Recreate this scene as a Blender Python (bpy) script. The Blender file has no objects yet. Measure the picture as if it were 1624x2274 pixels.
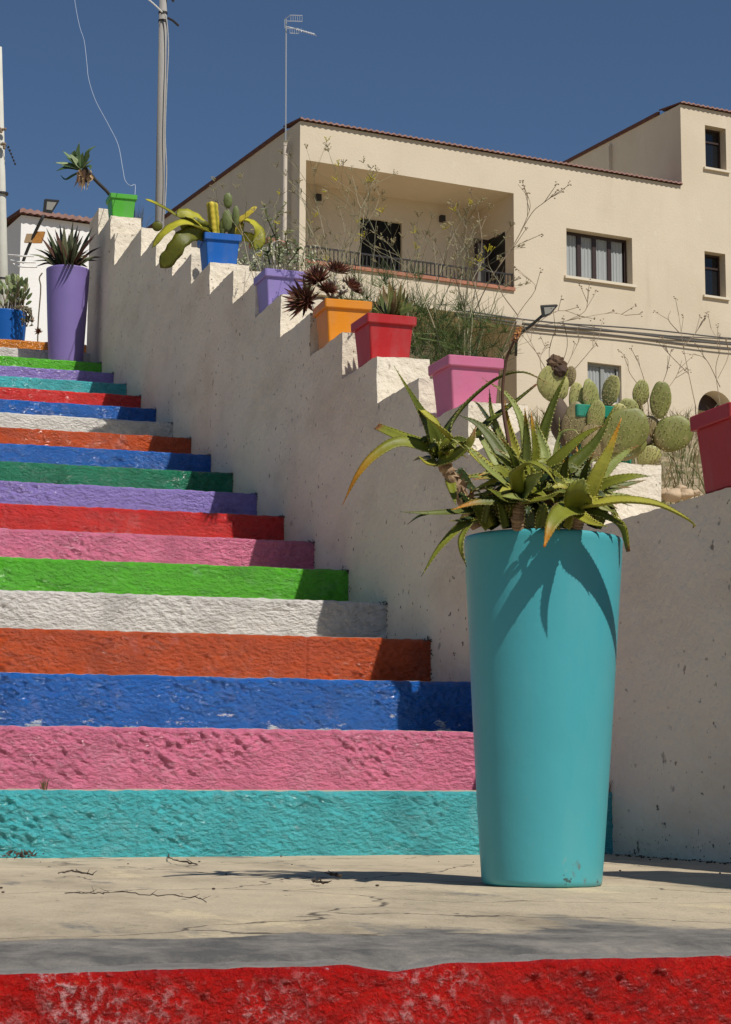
import bpy, math, random
from math import radians, sin, cos, pi, sqrt, atan2
from mathutils import Vector, Matrix, noise
random.seed(7)
C = bpy.context.scene.collection
scn = bpy.context.scene

# ------------------------------------------------------------------ camera
F_PX, CX, CY = 4317.77, 812.0, 1137.0        # focal length and centre, in pixels of a 1624 px wide view
PITCH, YAW, ROLL = 0.140671, 0.306886, 0.003551
CAM = Vector((-2.218378, -4.809296, 0.179029))
FWD = Vector((sin(YAW)*cos(PITCH), cos(YAW)*cos(PITCH), sin(PITCH)))
_r = Vector((cos(YAW), -sin(YAW), 0)); _u = _r.cross(FWD)
RGT = cos(ROLL)*_r + sin(ROLL)*_u
UPV = cos(ROLL)*_u - sin(ROLL)*_r
cd = bpy.data.cameras.new('camera'); cam = bpy.data.objects.new('camera', cd); C.objects.link(cam)
m = Matrix((RGT, UPV, -FWD)).transposed().to_4x4(); m.translation = CAM
cam.matrix_world = m
cd.sensor_fit = 'HORIZONTAL'; cd.sensor_width = 36.0; cd.lens = 36.0*F_PX/1624.0
cd.clip_start = 0.05; cd.clip_end = 3000
scn.camera = cam

# ------------------------------------------------------------------ light
SUN = Vector((0.25, -0.63, 0.825)).normalized()
w = bpy.data.worlds.new('World'); scn.world = w; w.use_nodes = True
nt = w.node_tree; bg = nt.nodes['Background']
sky = nt.nodes.new('ShaderNodeTexSky'); sky.sky_type = 'NISHITA'; sky.sun_disc = False
sky.sun_elevation = math.asin(SUN.z); sky.sun_rotation = atan2(SUN.x, SUN.y)
sky.air_density = 1.0; sky.dust_density = 0.0; sky.ozone_density = 6.0; sky.altitude = 800
nt.links.new(sky.outputs[0], bg.inputs[0]); bg.inputs[1].default_value = 0.062
sd = bpy.data.lights.new('sun', 'SUN'); so = bpy.data.objects.new('sun', sd); C.objects.link(so)
sd.energy = 4.2; sd.angle = radians(0.5); sd.color = (1.0, 0.955, 0.885)
so.rotation_euler = SUN.to_track_quat('Z', 'Y').to_euler(); so.location = (3, -6, 12)
scn.view_settings.view_transform = 'Standard'; scn.view_settings.look = 'None'
scn.view_settings.exposure = 0.0; scn.view_settings.gamma = 1.0

# ------------------------------------------------------------------ helpers
def ray(x, y): return FWD*F_PX + RGT*(x-CX) - UPV*(y-CY)
def P3(x, y, depth): return CAM + ray(x, y)*(depth/F_PX)
def onX(x, y, X): d = ray(x, y); return CAM + d*((X-CAM.x)/d.x)
def onY(x, y, Y): d = ray(x, y); return CAM + d*((Y-CAM.y)/d.y)
def onZ(x, y, Z): d = ray(x, y); return CAM + d*((Z-CAM.z)/d.z)
def lin(r, g, b):
    f = lambda c: (c/255.0)/12.92 if c <= 10 else (((c/255.0)+0.055)/1.055)**2.4
    return (f(r), f(g), f(b))
N3 = lambda x, y, z: noise.noise(Vector((x, y, z)))

class MB:
    def __init__(s): s.v = []; s.f = []; s.mi = []; s.c = []; s.cur = (1, 1, 1); s.m = 0
    def vert(s, p, c=None): s.v.append(tuple(p)); s.c.append(c or s.cur); return len(s.v)-1
    def face(s, *ids): s.f.append(ids); s.mi.append(s.m)
    def quad(s, a, b, c, d): s.face(*[s.vert(p) for p in (a, b, c, d)])
    def grid(s, fn, nu, nv, flip=False):
        b = len(s.v)
        for i in range(nu+1):
            for j in range(nv+1): s.vert(fn(i/nu, j/nv))
        for i in range(nu):
            for j in range(nv):
                q = (b+i*(nv+1)+j, b+(i+1)*(nv+1)+j, b+(i+1)*(nv+1)+j+1, b+i*(nv+1)+j+1)
                s.face(*(q[::-1] if flip else q))
    def box(s, x0, x1, y0, y1, z0, z1):
        b = len(s.v)
        for x in (x0, x1):
            for y in (y0, y1):
                for z in (z0, z1): s.vert((x, y, z))
        for q in ((0, 1, 3, 2), (4, 6, 7, 5), (0, 4, 5, 1), (2, 3, 7, 6), (0, 2, 6, 4), (1, 5, 7, 3)):
            s.face(*[b+i for i in q])
    def obox(s, p, ax, ay, az):       # oriented box, centre p, half axes
        b = len(s.v); p = Vector(p)
        for i in (-1, 1):
            for j in (-1, 1):
                for k in (-1, 1): s.vert(p+ax*i+ay*j+az*k)
        for q in ((0, 1, 3, 2), (4, 6, 7, 5), (0, 4, 5, 1), (2, 3, 7, 6), (0, 2, 6, 4), (1, 5, 7, 3)):
            s.face(*[b+i for i in q])
    def tube(s, pts, rad, n=6, cap=True):
        pts = [Vector(p) for p in pts]; k = len(pts)
        if not isinstance(rad, (list, tuple)): rad = [rad]*k
        t = (pts[1]-pts[0]).normalized()
        a = t.orthogonal().normalized(); rings = []
        for i in range(k):
            if i == 0: t = pts[1]-pts[0]
            elif i == k-1: t = pts[-1]-pts[-2]
            else: t = pts[i+1]-pts[i-1]
            t.normalize(); a = (a-t*a.dot(t)).normalized(); bb = t.cross(a)
            rings.append([s.vert(pts[i]+(a*cos(2*pi*j/n)+bb*sin(2*pi*j/n))*rad[i]) for j in range(n)])
        for i in range(k-1):
            for j in range(n):
                s.face(rings[i][j], rings[i][(j+1) % n], rings[i+1][(j+1) % n], rings[i+1][j])
        if cap: s.face(*rings[0][::-1]); s.face(*rings[-1])
    def lathe(s, prof, n=64, centre=(0, 0, 0), jit=0):
        b = len(s.v); k = len(prof)
        for (r, z) in prof:
            for j in range(n):
                a = 2*pi*j/n
                s.vert((centre[0]+r*cos(a), centre[1]+r*sin(a), centre[2]+z))
        for i in range(k-1):
            for j in range(n):
                s.face(b+i*n+j, b+i*n+(j+1) % n, b+(i+1)*n+(j+1) % n, b+(i+1)*n+j)
    def blob(s, p, ax, ay, az, nu=14, nv=9, fn=None):
        b = len(s.v); p = Vector(p)
        for i in range(nv+1):
            th = pi*i/nv
            for j in range(nu):
                ph = 2*pi*j/nu
                x, y, z = sin(th)*cos(ph), sin(th)*sin(ph), cos(th)
                k = fn(x, y, z) if fn else 1
                s.vert(p+(ax*x+ay*y+az*z)*k)
        for i in range(nv):
            for j in range(nu):
                s.face(b+i*nu+j, b+(i+1)*nu+j, b+(i+1)*nu+(j+1) % nu, b+i*nu+(j+1) % nu)
    def build(s, name, mats, parent=None, smooth=False, loc=None):
        me = bpy.data.meshes.new(name)
        vs = s.v
        if loc is not None:
            lx, ly, lz = loc; vs = [(x-lx, y-ly, z-lz) for x, y, z in vs]
        me.from_pydata(vs, [], s.f)
        if not isinstance(mats, (list, tuple)): mats = [mats]
        for mm in mats: me.materials.append(mm)
        me.polygons.foreach_set('material_index', s.mi)
        if smooth: me.polygons.foreach_set('use_smooth', [True]*len(s.f))
        at = me.color_attributes.new('Tint', 'FLOAT_COLOR', 'POINT')
        buf = []
        for c in s.c: buf += [c[0], c[1], c[2], 1.0]
        at.data.foreach_set('color', buf)
        me.update()
        o = bpy.data.objects.new(name, me); C.objects.link(o)
        if loc is not None: o.location = loc
        if parent is not None: o.parent = parent
        return o

def thing(name, label, cat, loc, group=None, rotz=0):
    o = bpy.data.objects.new(name, None); C.objects.link(o); o.empty_display_size = 0.1
    o.location = loc; o.rotation_euler = (0, 0, rotz)
    tag(o, label, cat, group); return o
def tag(o, label=None, cat=None, group=None, kind=None):
    if label: o['label'] = label
    if cat: o['category'] = cat
    if group: o['group'] = group
    if kind: o['kind'] = kind
    return o
def crom(pts, n):
    """Catmull-Rom through the points, n samples"""
    P = [Vector(p) for p in pts]
    P = [P[0]*2-P[1]] + P + [P[-1]*2-P[-2]]
    k = len(P)-3; out = []
    for i in range(n):
        u = i/(n-1)*k; j = min(int(u), k-1); t = u-j
        a, b, c, d = P[j:j+4]
        out.append(0.5*((2*b)+(c-a)*t+(2*a-5*b+4*c-d)*t*t+(3*b-a-3*c+d)*t**3))
    return out

# ------------------------------------------------------------------ materials
def mat(name, col=(0.5, 0.5, 0.5), rough=0.6, var=0.0, vscale=6.0, bump=0.0, bscale=40.0, col2=None, tint=False,
        metal=0.0, spec=0.5, stretch=(1, 1, 1), rotv=(0, 0, 0), bdetail=5, brough=0.6):
    m = bpy.data.materials.new(name); m.use_nodes = True; t = m.node_tree; L = t.links
    b = t.nodes['Principled BSDF']
    b.inputs['Roughness'].default_value = rough; b.inputs['Metallic'].default_value = metal
    b.inputs['Specular IOR Level'].default_value = spec
    tc = t.nodes.new('ShaderNodeTexCoord'); mp = t.nodes.new('ShaderNodeMapping')
    mp.inputs['Scale'].default_value = stretch; mp.inputs['Rotation'].default_value = rotv
    L.new(tc.outputs['Object'], mp.inputs[0])
    src = None
    if tint:
        a = t.nodes.new('ShaderNodeAttribute'); a.attribute_name = 'Tint'; src = a.outputs['Color']
    else:
        rgb = t.nodes.new('ShaderNodeRGB'); rgb.outputs[0].default_value = (*col, 1); src = rgb.outputs[0]
    if var or col2:
        n = t.nodes.new('ShaderNodeTexNoise'); n.inputs['Scale'].default_value = vscale
        n.inputs['Detail'].default_value = 6; n.inputs['Roughness'].default_value = 0.62
        L.new(mp.outputs[0], n.inputs['Vector'])
        if col2:
            cr = t.nodes.new('ShaderNodeValToRGB'); cr.color_ramp.elements[0].position = 0.5
            cr.color_ramp.elements[1].position = 0.68
            L.new(n.outputs['Fac'], cr.inputs[0])
            mx = t.nodes.new('ShaderNodeMix'); mx.data_type = 'RGBA'
            L.new(cr.outputs[0], mx.inputs['Factor']); L.new(src, mx.inputs['A']); mx.inputs['B'].default_value = (*col2, 1)
            src = mx.outputs['Result']
        if var:
            mr = t.nodes.new('ShaderNodeMapRange'); mr.inputs['From Min'].default_value = 0.25; mr.inputs['From Max'].default_value = 0.75
            mr.inputs['To Min'].default_value = 1-var; mr.inputs['To Max'].default_value = 1+var
            L.new(n.outputs['Fac'], mr.inputs[0])
            mu = t.nodes.new('ShaderNodeVectorMath'); mu.operation = 'SCALE'
            L.new(src, mu.inputs[0]); L.new(mr.outputs[0], mu.inputs['Scale']); src = mu.outputs[0]
    L.new(src, b.inputs['Base Color'])
    if bump:
        n2 = t.nodes.new('ShaderNodeTexNoise'); n2.inputs['Scale'].default_value = bscale
        n2.inputs['Detail'].default_value = bdetail; n2.inputs['Roughness'].default_value = brough
        L.new(mp.outputs[0], n2.inputs['Vector'])
        bp = t.nodes.new('ShaderNodeBump'); bp.inputs['Strength'].default_value = 1.0; bp.inputs['Distance'].default_value = bump
        L.new(n2.outputs['Fac'], bp.inputs['Height']); L.new(bp.outputs[0], b.inputs['Normal'])
    m['src'] = 1
    return m
def add_node(m, typ): return m.node_tree.nodes.new(typ)
def basecol_socket(m):
    b = m.node_tree.nodes['Principled BSDF']; return b, b.inputs['Base Color'].links[0].from_socket
def overlay(m, col, scale, lo, hi, stretch=(1, 1, 1), detail=4, mask=None, rough=0.55):
    """spots or streaks of another colour where a noise passes a threshold; optional second noise as a mask"""
    t = m.node_tree; L = t.links; b, src = basecol_socket(m)
    tc = t.nodes.new('ShaderNodeTexCoord'); mp = t.nodes.new('ShaderNodeMapping'); mp.inputs['Scale'].default_value = stretch
    L.new(tc.outputs['Object'], mp.inputs[0])
    def ns(sc, lo, hi, det):
        n = t.nodes.new('ShaderNodeTexNoise'); n.inputs['Scale'].default_value = sc; n.inputs['Detail'].default_value = det
        n.inputs['Roughness'].default_value = rough
        L.new(mp.outputs[0], n.inputs['Vector'])
        r = t.nodes.new('ShaderNodeMapRange'); r.inputs['From Min'].default_value = lo; r.inputs['From Max'].default_value = hi
        L.new(n.outputs['Fac'], r.inputs[0]); return r.outputs[0]
    f = ns(scale, lo, hi, detail)
    if mask:
        g = ns(*mask, 3); mm = t.nodes.new('ShaderNodeMath'); mm.operation = 'MULTIPLY'
        L.new(f, mm.inputs[0]); L.new(g, mm.inputs[1]); f = mm.outputs[0]
    mx = t.nodes.new('ShaderNodeMix'); mx.data_type = 'RGBA'
    L.new(f, mx.inputs['Factor']); L.new(src, mx.inputs['A']); mx.inputs['B'].default_value = (*col, 1)
    L.new(mx.outputs['Result'], b.inputs['Base Color'])
    return m

def paint(name, col, worn=0.0, rough=0.34, bump=0.022):
    m = mat(name, col, rough, var=0.20, vscale=14, bump=bump, bscale=52, stretch=(1, 1, 1.9), rotv=(0, radians(-35), 0), spec=0.85, bdetail=6, brough=0.58)
    overlay(m, tuple(c*0.70 for c in col), 4.5, 0.52, 0.72, detail=8)
    overlay(m, tuple(c*0.82+0.09 for c in col), 7, 0.56, 0.74, detail=8, rough=.7)
    if worn: overlay(m, (0.62, 0.60, 0.57), 42, 0.66-worn, 0.70-worn, detail=5, mask=(6, 0.45, 0.6))
    return m
def scuffed(m, z0, z1):
    """whitish scuffs through the paint in a band above the foot of a riser"""
    t = m.node_tree; L = t.links; b, src = basecol_socket(m)
    tc = t.nodes.new('ShaderNodeTexCoord'); sp = t.nodes.new('ShaderNodeSeparateXYZ'); L.new(tc.outputs['Object'], sp.inputs[0])
    mr = t.nodes.new('ShaderNodeMapRange'); mr.inputs['From Min'].default_value = z1; mr.inputs['From Max'].default_value = z0; L.new(sp.outputs['Z'], mr.inputs[0])
    mp = t.nodes.new('ShaderNodeMapping'); mp.inputs['Scale'].default_value = (0.6, 1, 1.6); L.new(tc.outputs['Object'], mp.inputs[0])
    n = t.nodes.new('ShaderNodeTexNoise'); n.inputs['Scale'].default_value = 20; n.inputs['Detail'].default_value = 8; n.inputs['Roughness'].default_value = 0.72; L.new(mp.outputs[0], n.inputs['Vector'])
    a = t.nodes.new('ShaderNodeMath'); a.operation = 'MULTIPLY_ADD'; L.new(mr.outputs[0], a.inputs[0]); a.inputs[1].default_value = 0.17; L.new(n.outputs['Fac'], a.inputs[2])
    r = t.nodes.new('ShaderNodeMapRange'); r.inputs['From Min'].default_value = 0.69; r.inputs['From Max'].default_value = 0.74; L.new(a.outputs[0], r.inputs[0])
    mx = t.nodes.new('ShaderNodeMix'); mx.data_type = 'RGBA'; L.new(r.outputs[0], mx.inputs['Factor']); L.new(src, mx.inputs['A']); mx.inputs['B'].default_value = (*lin(196, 206, 214), 1)
    L.new(mx.outputs['Result'], b.inputs['Base Color']); return m
STEPCOL = {'teal': lin(66, 174, 180), 'pink': lin(212, 112, 142), 'blue': lin(0, 92, 178), 'orange': lin(186, 70, 2),
           'white': lin(216, 210, 202), 'green': lin(82, 176, 22), 'red': lin(204, 26, 18), 'lilac': lin(138, 120, 190),
           'dark green': lin(0, 118, 84), 'amber': lin(206, 122, 22)}
M_STEP = {k: paint(k.replace(' ', '_')+'_paint', v, 0.0, 0.45 if k == 'white' else 0.17) for k, v in STEPCOL.items()}
M_BLUE_SCUFF = scuffed(paint('scuffed_blue_paint', STEPCOL['blue'], 0.0, 0.16), 0.34, 0.42)
M_RED_WORN = mat('worn_red_paint', lin(186, 16, 7), 0.3, var=0.25, vscale=18, bump=0.020, bscale=95, spec=.4, bdetail=7, brough=.62)
overlay(M_RED_WORN, lin(160, 10, 6), 16, 0.52, 0.66)
overlay(M_RED_WORN, lin(206, 78, 50), 150, 0.58, 0.66, detail=8, mask=(9, .42, .6), rough=.7)
overlay(M_RED_WORN, lin(216, 160, 158), 95, 0.50, 0.62, detail=8, mask=(3.5, 0.51, 0.62), rough=.75)
scuffed(M_RED_WORN, 0.006, -0.012)
M_TREAD = mat('tread_cement', lin(176, 164, 144), 0.85, var=0.25, vscale=8, bump=0.004, bscale=60)
M_WALL = mat('rough_white_plaster', lin(229, 218, 198), 0.9, var=0.05, vscale=3, bump=0.010, bscale=34)
overlay(M_WALL, lin(208, 194, 172), 3.0, 0.45, 0.75, stretch=(1, .45, 1.1), detail=9, rough=.65)
overlay(M_WALL, lin(186, 172, 152), 9, 0.58, 0.72, stretch=(1, .4, 1.0), detail=8, mask=(1.6, .48, .62), rough=.7)
overlay(M_WALL, lin(104, 93, 82), 44, 0.665, 0.70, stretch=(1, .55, 0.8), detail=3, mask=(2.5, 0.36, 0.55))
overlay(M_WALL, lin(128, 116, 102), 30, 0.645, 0.69, stretch=(1, .7, 0.6), detail=7, mask=(3.0, 0.42, 0.58))
M_BEIGE = mat('ground_dirt', lin(168, 148, 118), 0.95, var=0.3, vscale=3, bump=0.02, bscale=14)
overlay(M_BEIGE, lin(110, 104, 66), 5, 0.48, 0.6, detail=6)

# ------------------------------------------------------------------ stairs and wall dimensions
T, RISE = 0.48235, 0.17                    # tread and rise of the flight
NSTEP = 20
XL = -3.6                                  # left end of the flight
WT = 0.212                                 # wall thickness
# wall blocks: (front of block in treads, top in rises)
BLK = [(-12, 11.2), (-5.1, 5.25), (0.21, 6.36), (1.22, 7.41), (2.23, 8.46), (3.25, 9.50), (4.26, 10.58), (5.20, 11.72), (6.18, 12.85),  # first block: unseen taller stretch, added to cast shade on the landing's right
       (7.19, 14.02), (8.16, 15.06), (9.11, 16.1), (10.18, 17.12), (11.15, 18.12), (12.2, 19.2), (13.2, 20.3),
       (14.2, 21.40), (16.15, 22.75), (16.53, 23.74), (17.57, 24.9), (18.35, 24.9)]
def wall_top(y):
    q = BLK[0][1]
    for a, b in BLK:
        if y/T >= a: q = b
    return q*RISE

# ------------------------------------------------------------------ ground
def smooth(a, b, x):
    t = max(0.0, min(1.0, (x-a)/(b-a))); return t*t*(3-2*t)
def interp(tab, x):
    if x <= tab[0][0]: return tab[0][1]
    for (a, b), (c, d) in zip(tab, tab[1:]):
        if x <= c: return b+(d-b)*(x-a)/(c-a)
    return tab[-1][1]
RIGHT = [(-30, -1.5), (-7, -1.4), (-3.2, -0.2), (-2, 0.74), (-0.4, 0.80), (0.6, 0.96), (1.2, 1.15), (3, 1.58), (6, 2.2), (10, 2.95), (16, 4.0), (26, 5.9), (42, 8.6), (80, 9.5), (600, 10)]
LEFT = [(-30, -1.5), (-5.6, -1.45), (-2.9, -0.45), (0, -0.25), (9.1, 2.95), (10, 3.32), (20, 4.2), (45, 6.5), (600, 8)]
def ground_z(x, y):
    k = smooth(0.02, 0.2, x)
    # over the flight the ground runs just below the steps
    z = LEFT and interp(LEFT, y)*(1-k)+interp(RIGHT, y+0.3*max(0, min(x, 12)))*k
    far = smooth(1.0, 5.0, abs(y))*0.05+0.015
    return z + (N3(x*2.1, y*2.1, 0)*far + N3(x*9, y*9, 3)*0.012)*(1 if k > 0.3 or y > 12 or x < XL-0.3 else 0)
def axis(lo, hi, fine0, fine1, d):
    xs = [fine0]
    while xs[-1] < fine1: xs.append(xs[-1]+d)
    s = d
    while xs[-1] < hi: s *= 1.35; xs.append(xs[-1]+s)
    s = d; pre = [fine0]
    while pre[-1] > lo: s *= 1.35; pre.append(pre[-1]-s)
    return pre[::-1][:-1]+xs
gx = axis(-500, 500, -0.3, 3.2, 0.07); gy = axis(-500, 700, -3.2, 10, 0.09)
g = MB()
for x in gx:
    for y in gy: g.vert((x, y, ground_z(x, y)))
ny = len(gy)
for i in range(len(gx)-1):
    for j in range(ny-1): g.face(i*ny+j, (i+1)*ny+j, (i+1)*ny+j+1, i*ny+j+1)
tag(g.build('ground', M_BEIGE, smooth=True), kind='structure')

# ------------------------------------------------------------------ staircase
stairs = thing('staircase', 'rainbow staircase with each rough stone riser painted a different colour', 'staircase', (0, 0, 0))
def step_mesh(k, y0, z0, z1, depth, dx, seed, amp=1.0, xl=XL, xr=0.05, crumble=0.0):
    """one step: rough displaced riser with a rounded, uneven nosing and its tread"""
    mb = MB(); rnd = random.Random(seed)
    joints = []; x = xl+rnd.uniform(0.1, 0.9)
    while x < xr: joints.append((x, rnd.uniform(0.018, 0.055), rnd.random() < 0.5)); x += rnd.uniform(0.55, 1.0)
    H = z1-z0; nx = int((xr-xl)/dx); nz = max(8, int(H/dx))
    rr = 0.012
    def disp(x, z):
        a = 1.0
        crack = 0.0
        for jx, jw, cr in joints:
            d = abs(x-jx-0.006*N3(z*30, jx, 2))
            if d < jw: a = min(a, 0.12+0.88*smooth(jw*0.55, jw, d))
            if cr and d < 0.005: crack = -0.006*(1-d/0.005)
        a *= 0.2+0.8*smooth(0.0, 0.05, z-z0) if z1-z0 > 0.1 else 1
        c, s_ = 0.82, -0.57
        u, v = x*c+z*s_, -x*s_+z*c
        q = 0.80*N3(u*20, v*44, seed) + 0.72*N3(u*48, v*96, seed+4) + 0.35*abs(N3(u*30, v*62, seed+6))*2 + 0.45*N3(x*8, z*10, seed+8) + 0.30*N3(x*125, z*125, seed)
        q *= 0.55+0.9*smooth(-.25, .35, N3(x*3.1, z*5, seed+12))
        q += crumble*(N3(x*70, z*70, seed+2)*0.7+N3(x*150, z*150, seed+3)*0.5)
        return amp*a*0.0064*q+crack*amp
    rows = []
    for j in range(nz+1):
        z = z0-0.02+(H+0.02-rr)*j/nz; rows.append((0.0, z, 1.0))
    for j in range(1, 5):
        a = pi/2*j/4; rows.append((rr*(1-cos(a)), z1-rr+rr*sin(a), 1-0.8*j/4))
    nr = len(rows)
    rows += [(rr+0.02, z1, .15), (0.12, z1, .1), (depth*0.6, z1, 0.1), (depth, z1, 0)]
    edge = lambda x: (0.0032*N3(x*7, seed, 1)+0.0031*N3(x*31, seed, 2))*(0.55 if crumble else 1)-(0.008*max(0, 1-abs(x+1.57)/.05) if crumble else 0)
    b = 0
    for i in range(nx+1):
        x = xl+(xr-xl)*i/nx
        e = edge(x)
        for (yy, z, am) in rows:
            d = disp(x, min(z, z1))*am
            zz = z+e*smooth(z0, z1, z)
            mb.vert((x, y0+yy-d, zz+(disp(x, z1)*0.25*am if yy > 0.005 else 0)))
    n = len(rows)
    for i in range(nx):
        for j in range(n-1):
            mb.m = 0 if j < nr-2 else 1
            mb.face(i*n+j, (i+1)*n+j, (i+1)*n+j+1, i*n+j+1)
    # left end
    mb.m = 1
    return mb
ORDER = ['teal', 'pink', 'blue', 'orange', 'white', 'green', 'pink', 'red', 'lilac', 'dark green', 'blue', 'orange', 'white',
         'blue', 'red', 'teal', 'lilac', 'green', 'white', 'amber']
AMP = {'teal': 1.15, 'white': 0.9}
for k, cname in enumerate(ORDER, 1):
    dx = 0.0038 if k <= 4 else (0.0052 if k <= 8 else (0.0075 if k <= 12 else 0.010))
    mb = step_mesh(k, T*(k-1), RISE*(k-1), RISE*k, T+0.06 if k < 20 else 1.2, dx, 11+k*7, AMP.get(cname, 1.0)*(1.0 if k < 9 else 1.25))
    o = mb.build('step', [M_BLUE_SCUFF if k == 3 else M_STEP[cname], M_TREAD], stairs, smooth=True)
    o['label'] = '%s painted step' % cname
# red front step below the landing, and the flight going on down to the street
def front_edge(x): return -2.87-0.035*(x+1.95)
mb = step_mesh(0, -2.88, -RISE, 0.0, 0.25, 0.0034, 5, 0.62, crumble=1.5)
M_GREYC = mat('bare_grey_cement', lin(122, 118, 112), 0.9, var=0.3, vscale=16, bump=0.006, bscale=70)
o = mb.build('step', [M_RED_WORN, M_GREYC], stairs, smooth=True); o['label'] = 'flaking red painted step at the bottom'
for k, cname in ((1, 'lilac'), (2, 'green'), (3, 'white'), (4, 'teal'), (5, 'orange'), (6, 'blue')):
    mb = step_mesh(k, -2.88-T*k, -RISE*(k+1), -RISE*k, T+0.06, 0.03, 90+k)
    mb.build('step', [M_STEP[cname], M_TREAD], stairs, smooth=True)['label'] = '%s painted lower step' % cname

# landing between the two flights: one sheet of worn concrete
M_LAND = mat('worn_beige_concrete', lin(196, 180, 152), 0.9, var=0.14, vscale=7, bump=0.006, bscale=55, stretch=(1, .6, 1), bdetail=9, brough=.72)
def landing_material(m):
    t = m.node_tree; L = t.links
    overlay(m, lin(150, 136, 112), 2.2, 0.50, 0.68, stretch=(1.0, .45, 1), detail=10, rough=.68)
    overlay(m, lin(134, 128, 116), 2.3, 0.575, 0.62, stretch=(1.0, .42, 1), detail=12, rough=.7)
    overlay(m, lin(212, 194, 158), 3.2, 0.58, 0.64, stretch=(1.0, .45, 1), detail=12, rough=.7)
    overlay(m, lin(88, 80, 70), 60, 0.66, 0.70, stretch=(1, .3, 1), detail=6, mask=(3, .45, .6))
    overlay(m, lin(110, 100, 86), 26, 0.63, 0.66, stretch=(1, .35, 1), detail=9, rough=.72, mask=(2.0, .45, .6))
    # hairline cracks and old pour lines
    b, src = basecol_socket(m)
    tc = t.nodes.new('ShaderNodeTexCoord'); nw = t.nodes.new('ShaderNodeTexNoise'); nw.inputs['Scale'].default_value = 4; nw.inputs['Detail'].default_value = 8; L.new(tc.outputs['Object'], nw.inputs['Vector'])
    mxv = t.nodes.new('ShaderNodeMix'); mxv.data_type = 'VECTOR'; mxv.inputs['Factor'].default_value = .22; L.new(tc.outputs['Object'], mxv.inputs['A']); L.new(nw.outputs['Color'], mxv.inputs['B'])
    vo = t.nodes.new('ShaderNodeTexVoronoi'); vo.feature = 'DISTANCE_TO_EDGE'; vo.inputs['Scale'].default_value = 1.7; L.new(mxv.outputs['Result'], vo.inputs['Vector'])
    cr = t.nodes.new('ShaderNodeMapRange'); cr.inputs['From Min'].default_value = .007; cr.inputs['From Max'].default_value = .002; L.new(vo.outputs['Distance'], cr.inputs[0])
    mx = t.nodes.new('ShaderNodeMix'); mx.data_type = 'RGBA'; L.new(cr.outputs[0], mx.inputs['Factor']); L.new(src, mx.inputs['A']); mx.inputs['B'].default_value = (*lin(96, 86, 72), 1)
    L.new(mx.outputs['Result'], b.inputs['Base Color'])
    # bare grey cement where the paint is worn off the front edge
    b, src = basecol_socket(m)
    tc = t.nodes.new('ShaderNodeTexCoord'); sp = t.nodes.new('ShaderNodeSeparateXYZ'); L.new(tc.outputs['Object'], sp.inputs[0])
    n = t.nodes.new('ShaderNodeTexNoise'); n.inputs['Scale'].default_value = 5.5; n.inputs['Detail'].default_value = 8; L.new(tc.outputs['Object'], n.inputs['Vector'])
    ma = t.nodes.new('ShaderNodeMath'); ma.operation = 'MULTIPLY_ADD'; L.new(n.outputs['Fac'], ma.inputs[0]); ma.inputs[1].default_value = 0.42
    L.new(sp.outputs['Y'], ma.inputs[2])
    mr = t.nodes.new('ShaderNodeMapRange'); mr.inputs['From Min'].default_value = -2.32; mr.inputs['From Max'].default_value = -2.35
    L.new(ma.outputs[0], mr.inputs[0])
    g = t.nodes.new('ShaderNodeValToRGB'); g.color_ramp.elements[0].color = (*lin(92, 90, 86), 1); g.color_ramp.elements[1].color = (*lin(152, 145, 134), 1)
    g.color_ramp.elements[0].position = 0.4; g.color_ramp.elements[1].position = 0.66
    n3 = t.nodes.new('ShaderNodeTexNoise'); n3.inputs['Scale'].default_value = 9; n3.inputs['Detail'].default_value = 8
    mp = t.nodes.new('ShaderNodeMapping'); mp.inputs['Scale'].default_value = (1.0, 0.7, 1); n3.inputs['Roughness'].default_value = .72; L.new(tc.outputs['Object'], mp.inputs[0]); L.new(mp.outputs[0], n3.inputs['Vector'])
    L.new(n3.outputs['Fac'], g.inputs[0])
    mx = t.nodes.new('ShaderNodeMix'); mx.data_type = 'RGBA'
    L.new(mr.outputs[0], mx.inputs['Factor']); L.new(src, mx.inputs['A']); L.new(g.outputs[0], mx.inputs['B'])
    L.new(mx.outputs['Result'], b.inputs['Base Color'])
landing_material(M_LAND)
lb = MB()
NX, NY = 240, 170
def land(u, v):
    x = XL+(0.06-XL)*u; y = -2.87+(2.87+0.03)*v
    z = 0.006+0.0018*N3(x*2.3, y*1.6, 1)+0.0012*N3(x*9, y*5, 4)+0.0008*N3(x*30, y*14, 6)
    z -= 0.012*smooth(-2.78, -2.87, y)
    return (x, y, z)
lb.grid(land, NX, NY)
tag(lb.build('landing', M_LAND, smooth=True), kind='structure')

# street at the foot of the flight
stb = MB(); stb.grid(lambda u, v: (-9+14*u, -60+54.2*v, -1.34), 8, 20)
tag(stb.build('street', mat('street_asphalt', (0.07, 0.068, 0.065), 0.9, var=0.3, vscale=12, bump=0.004, bscale=120)), kind='structure')

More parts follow.
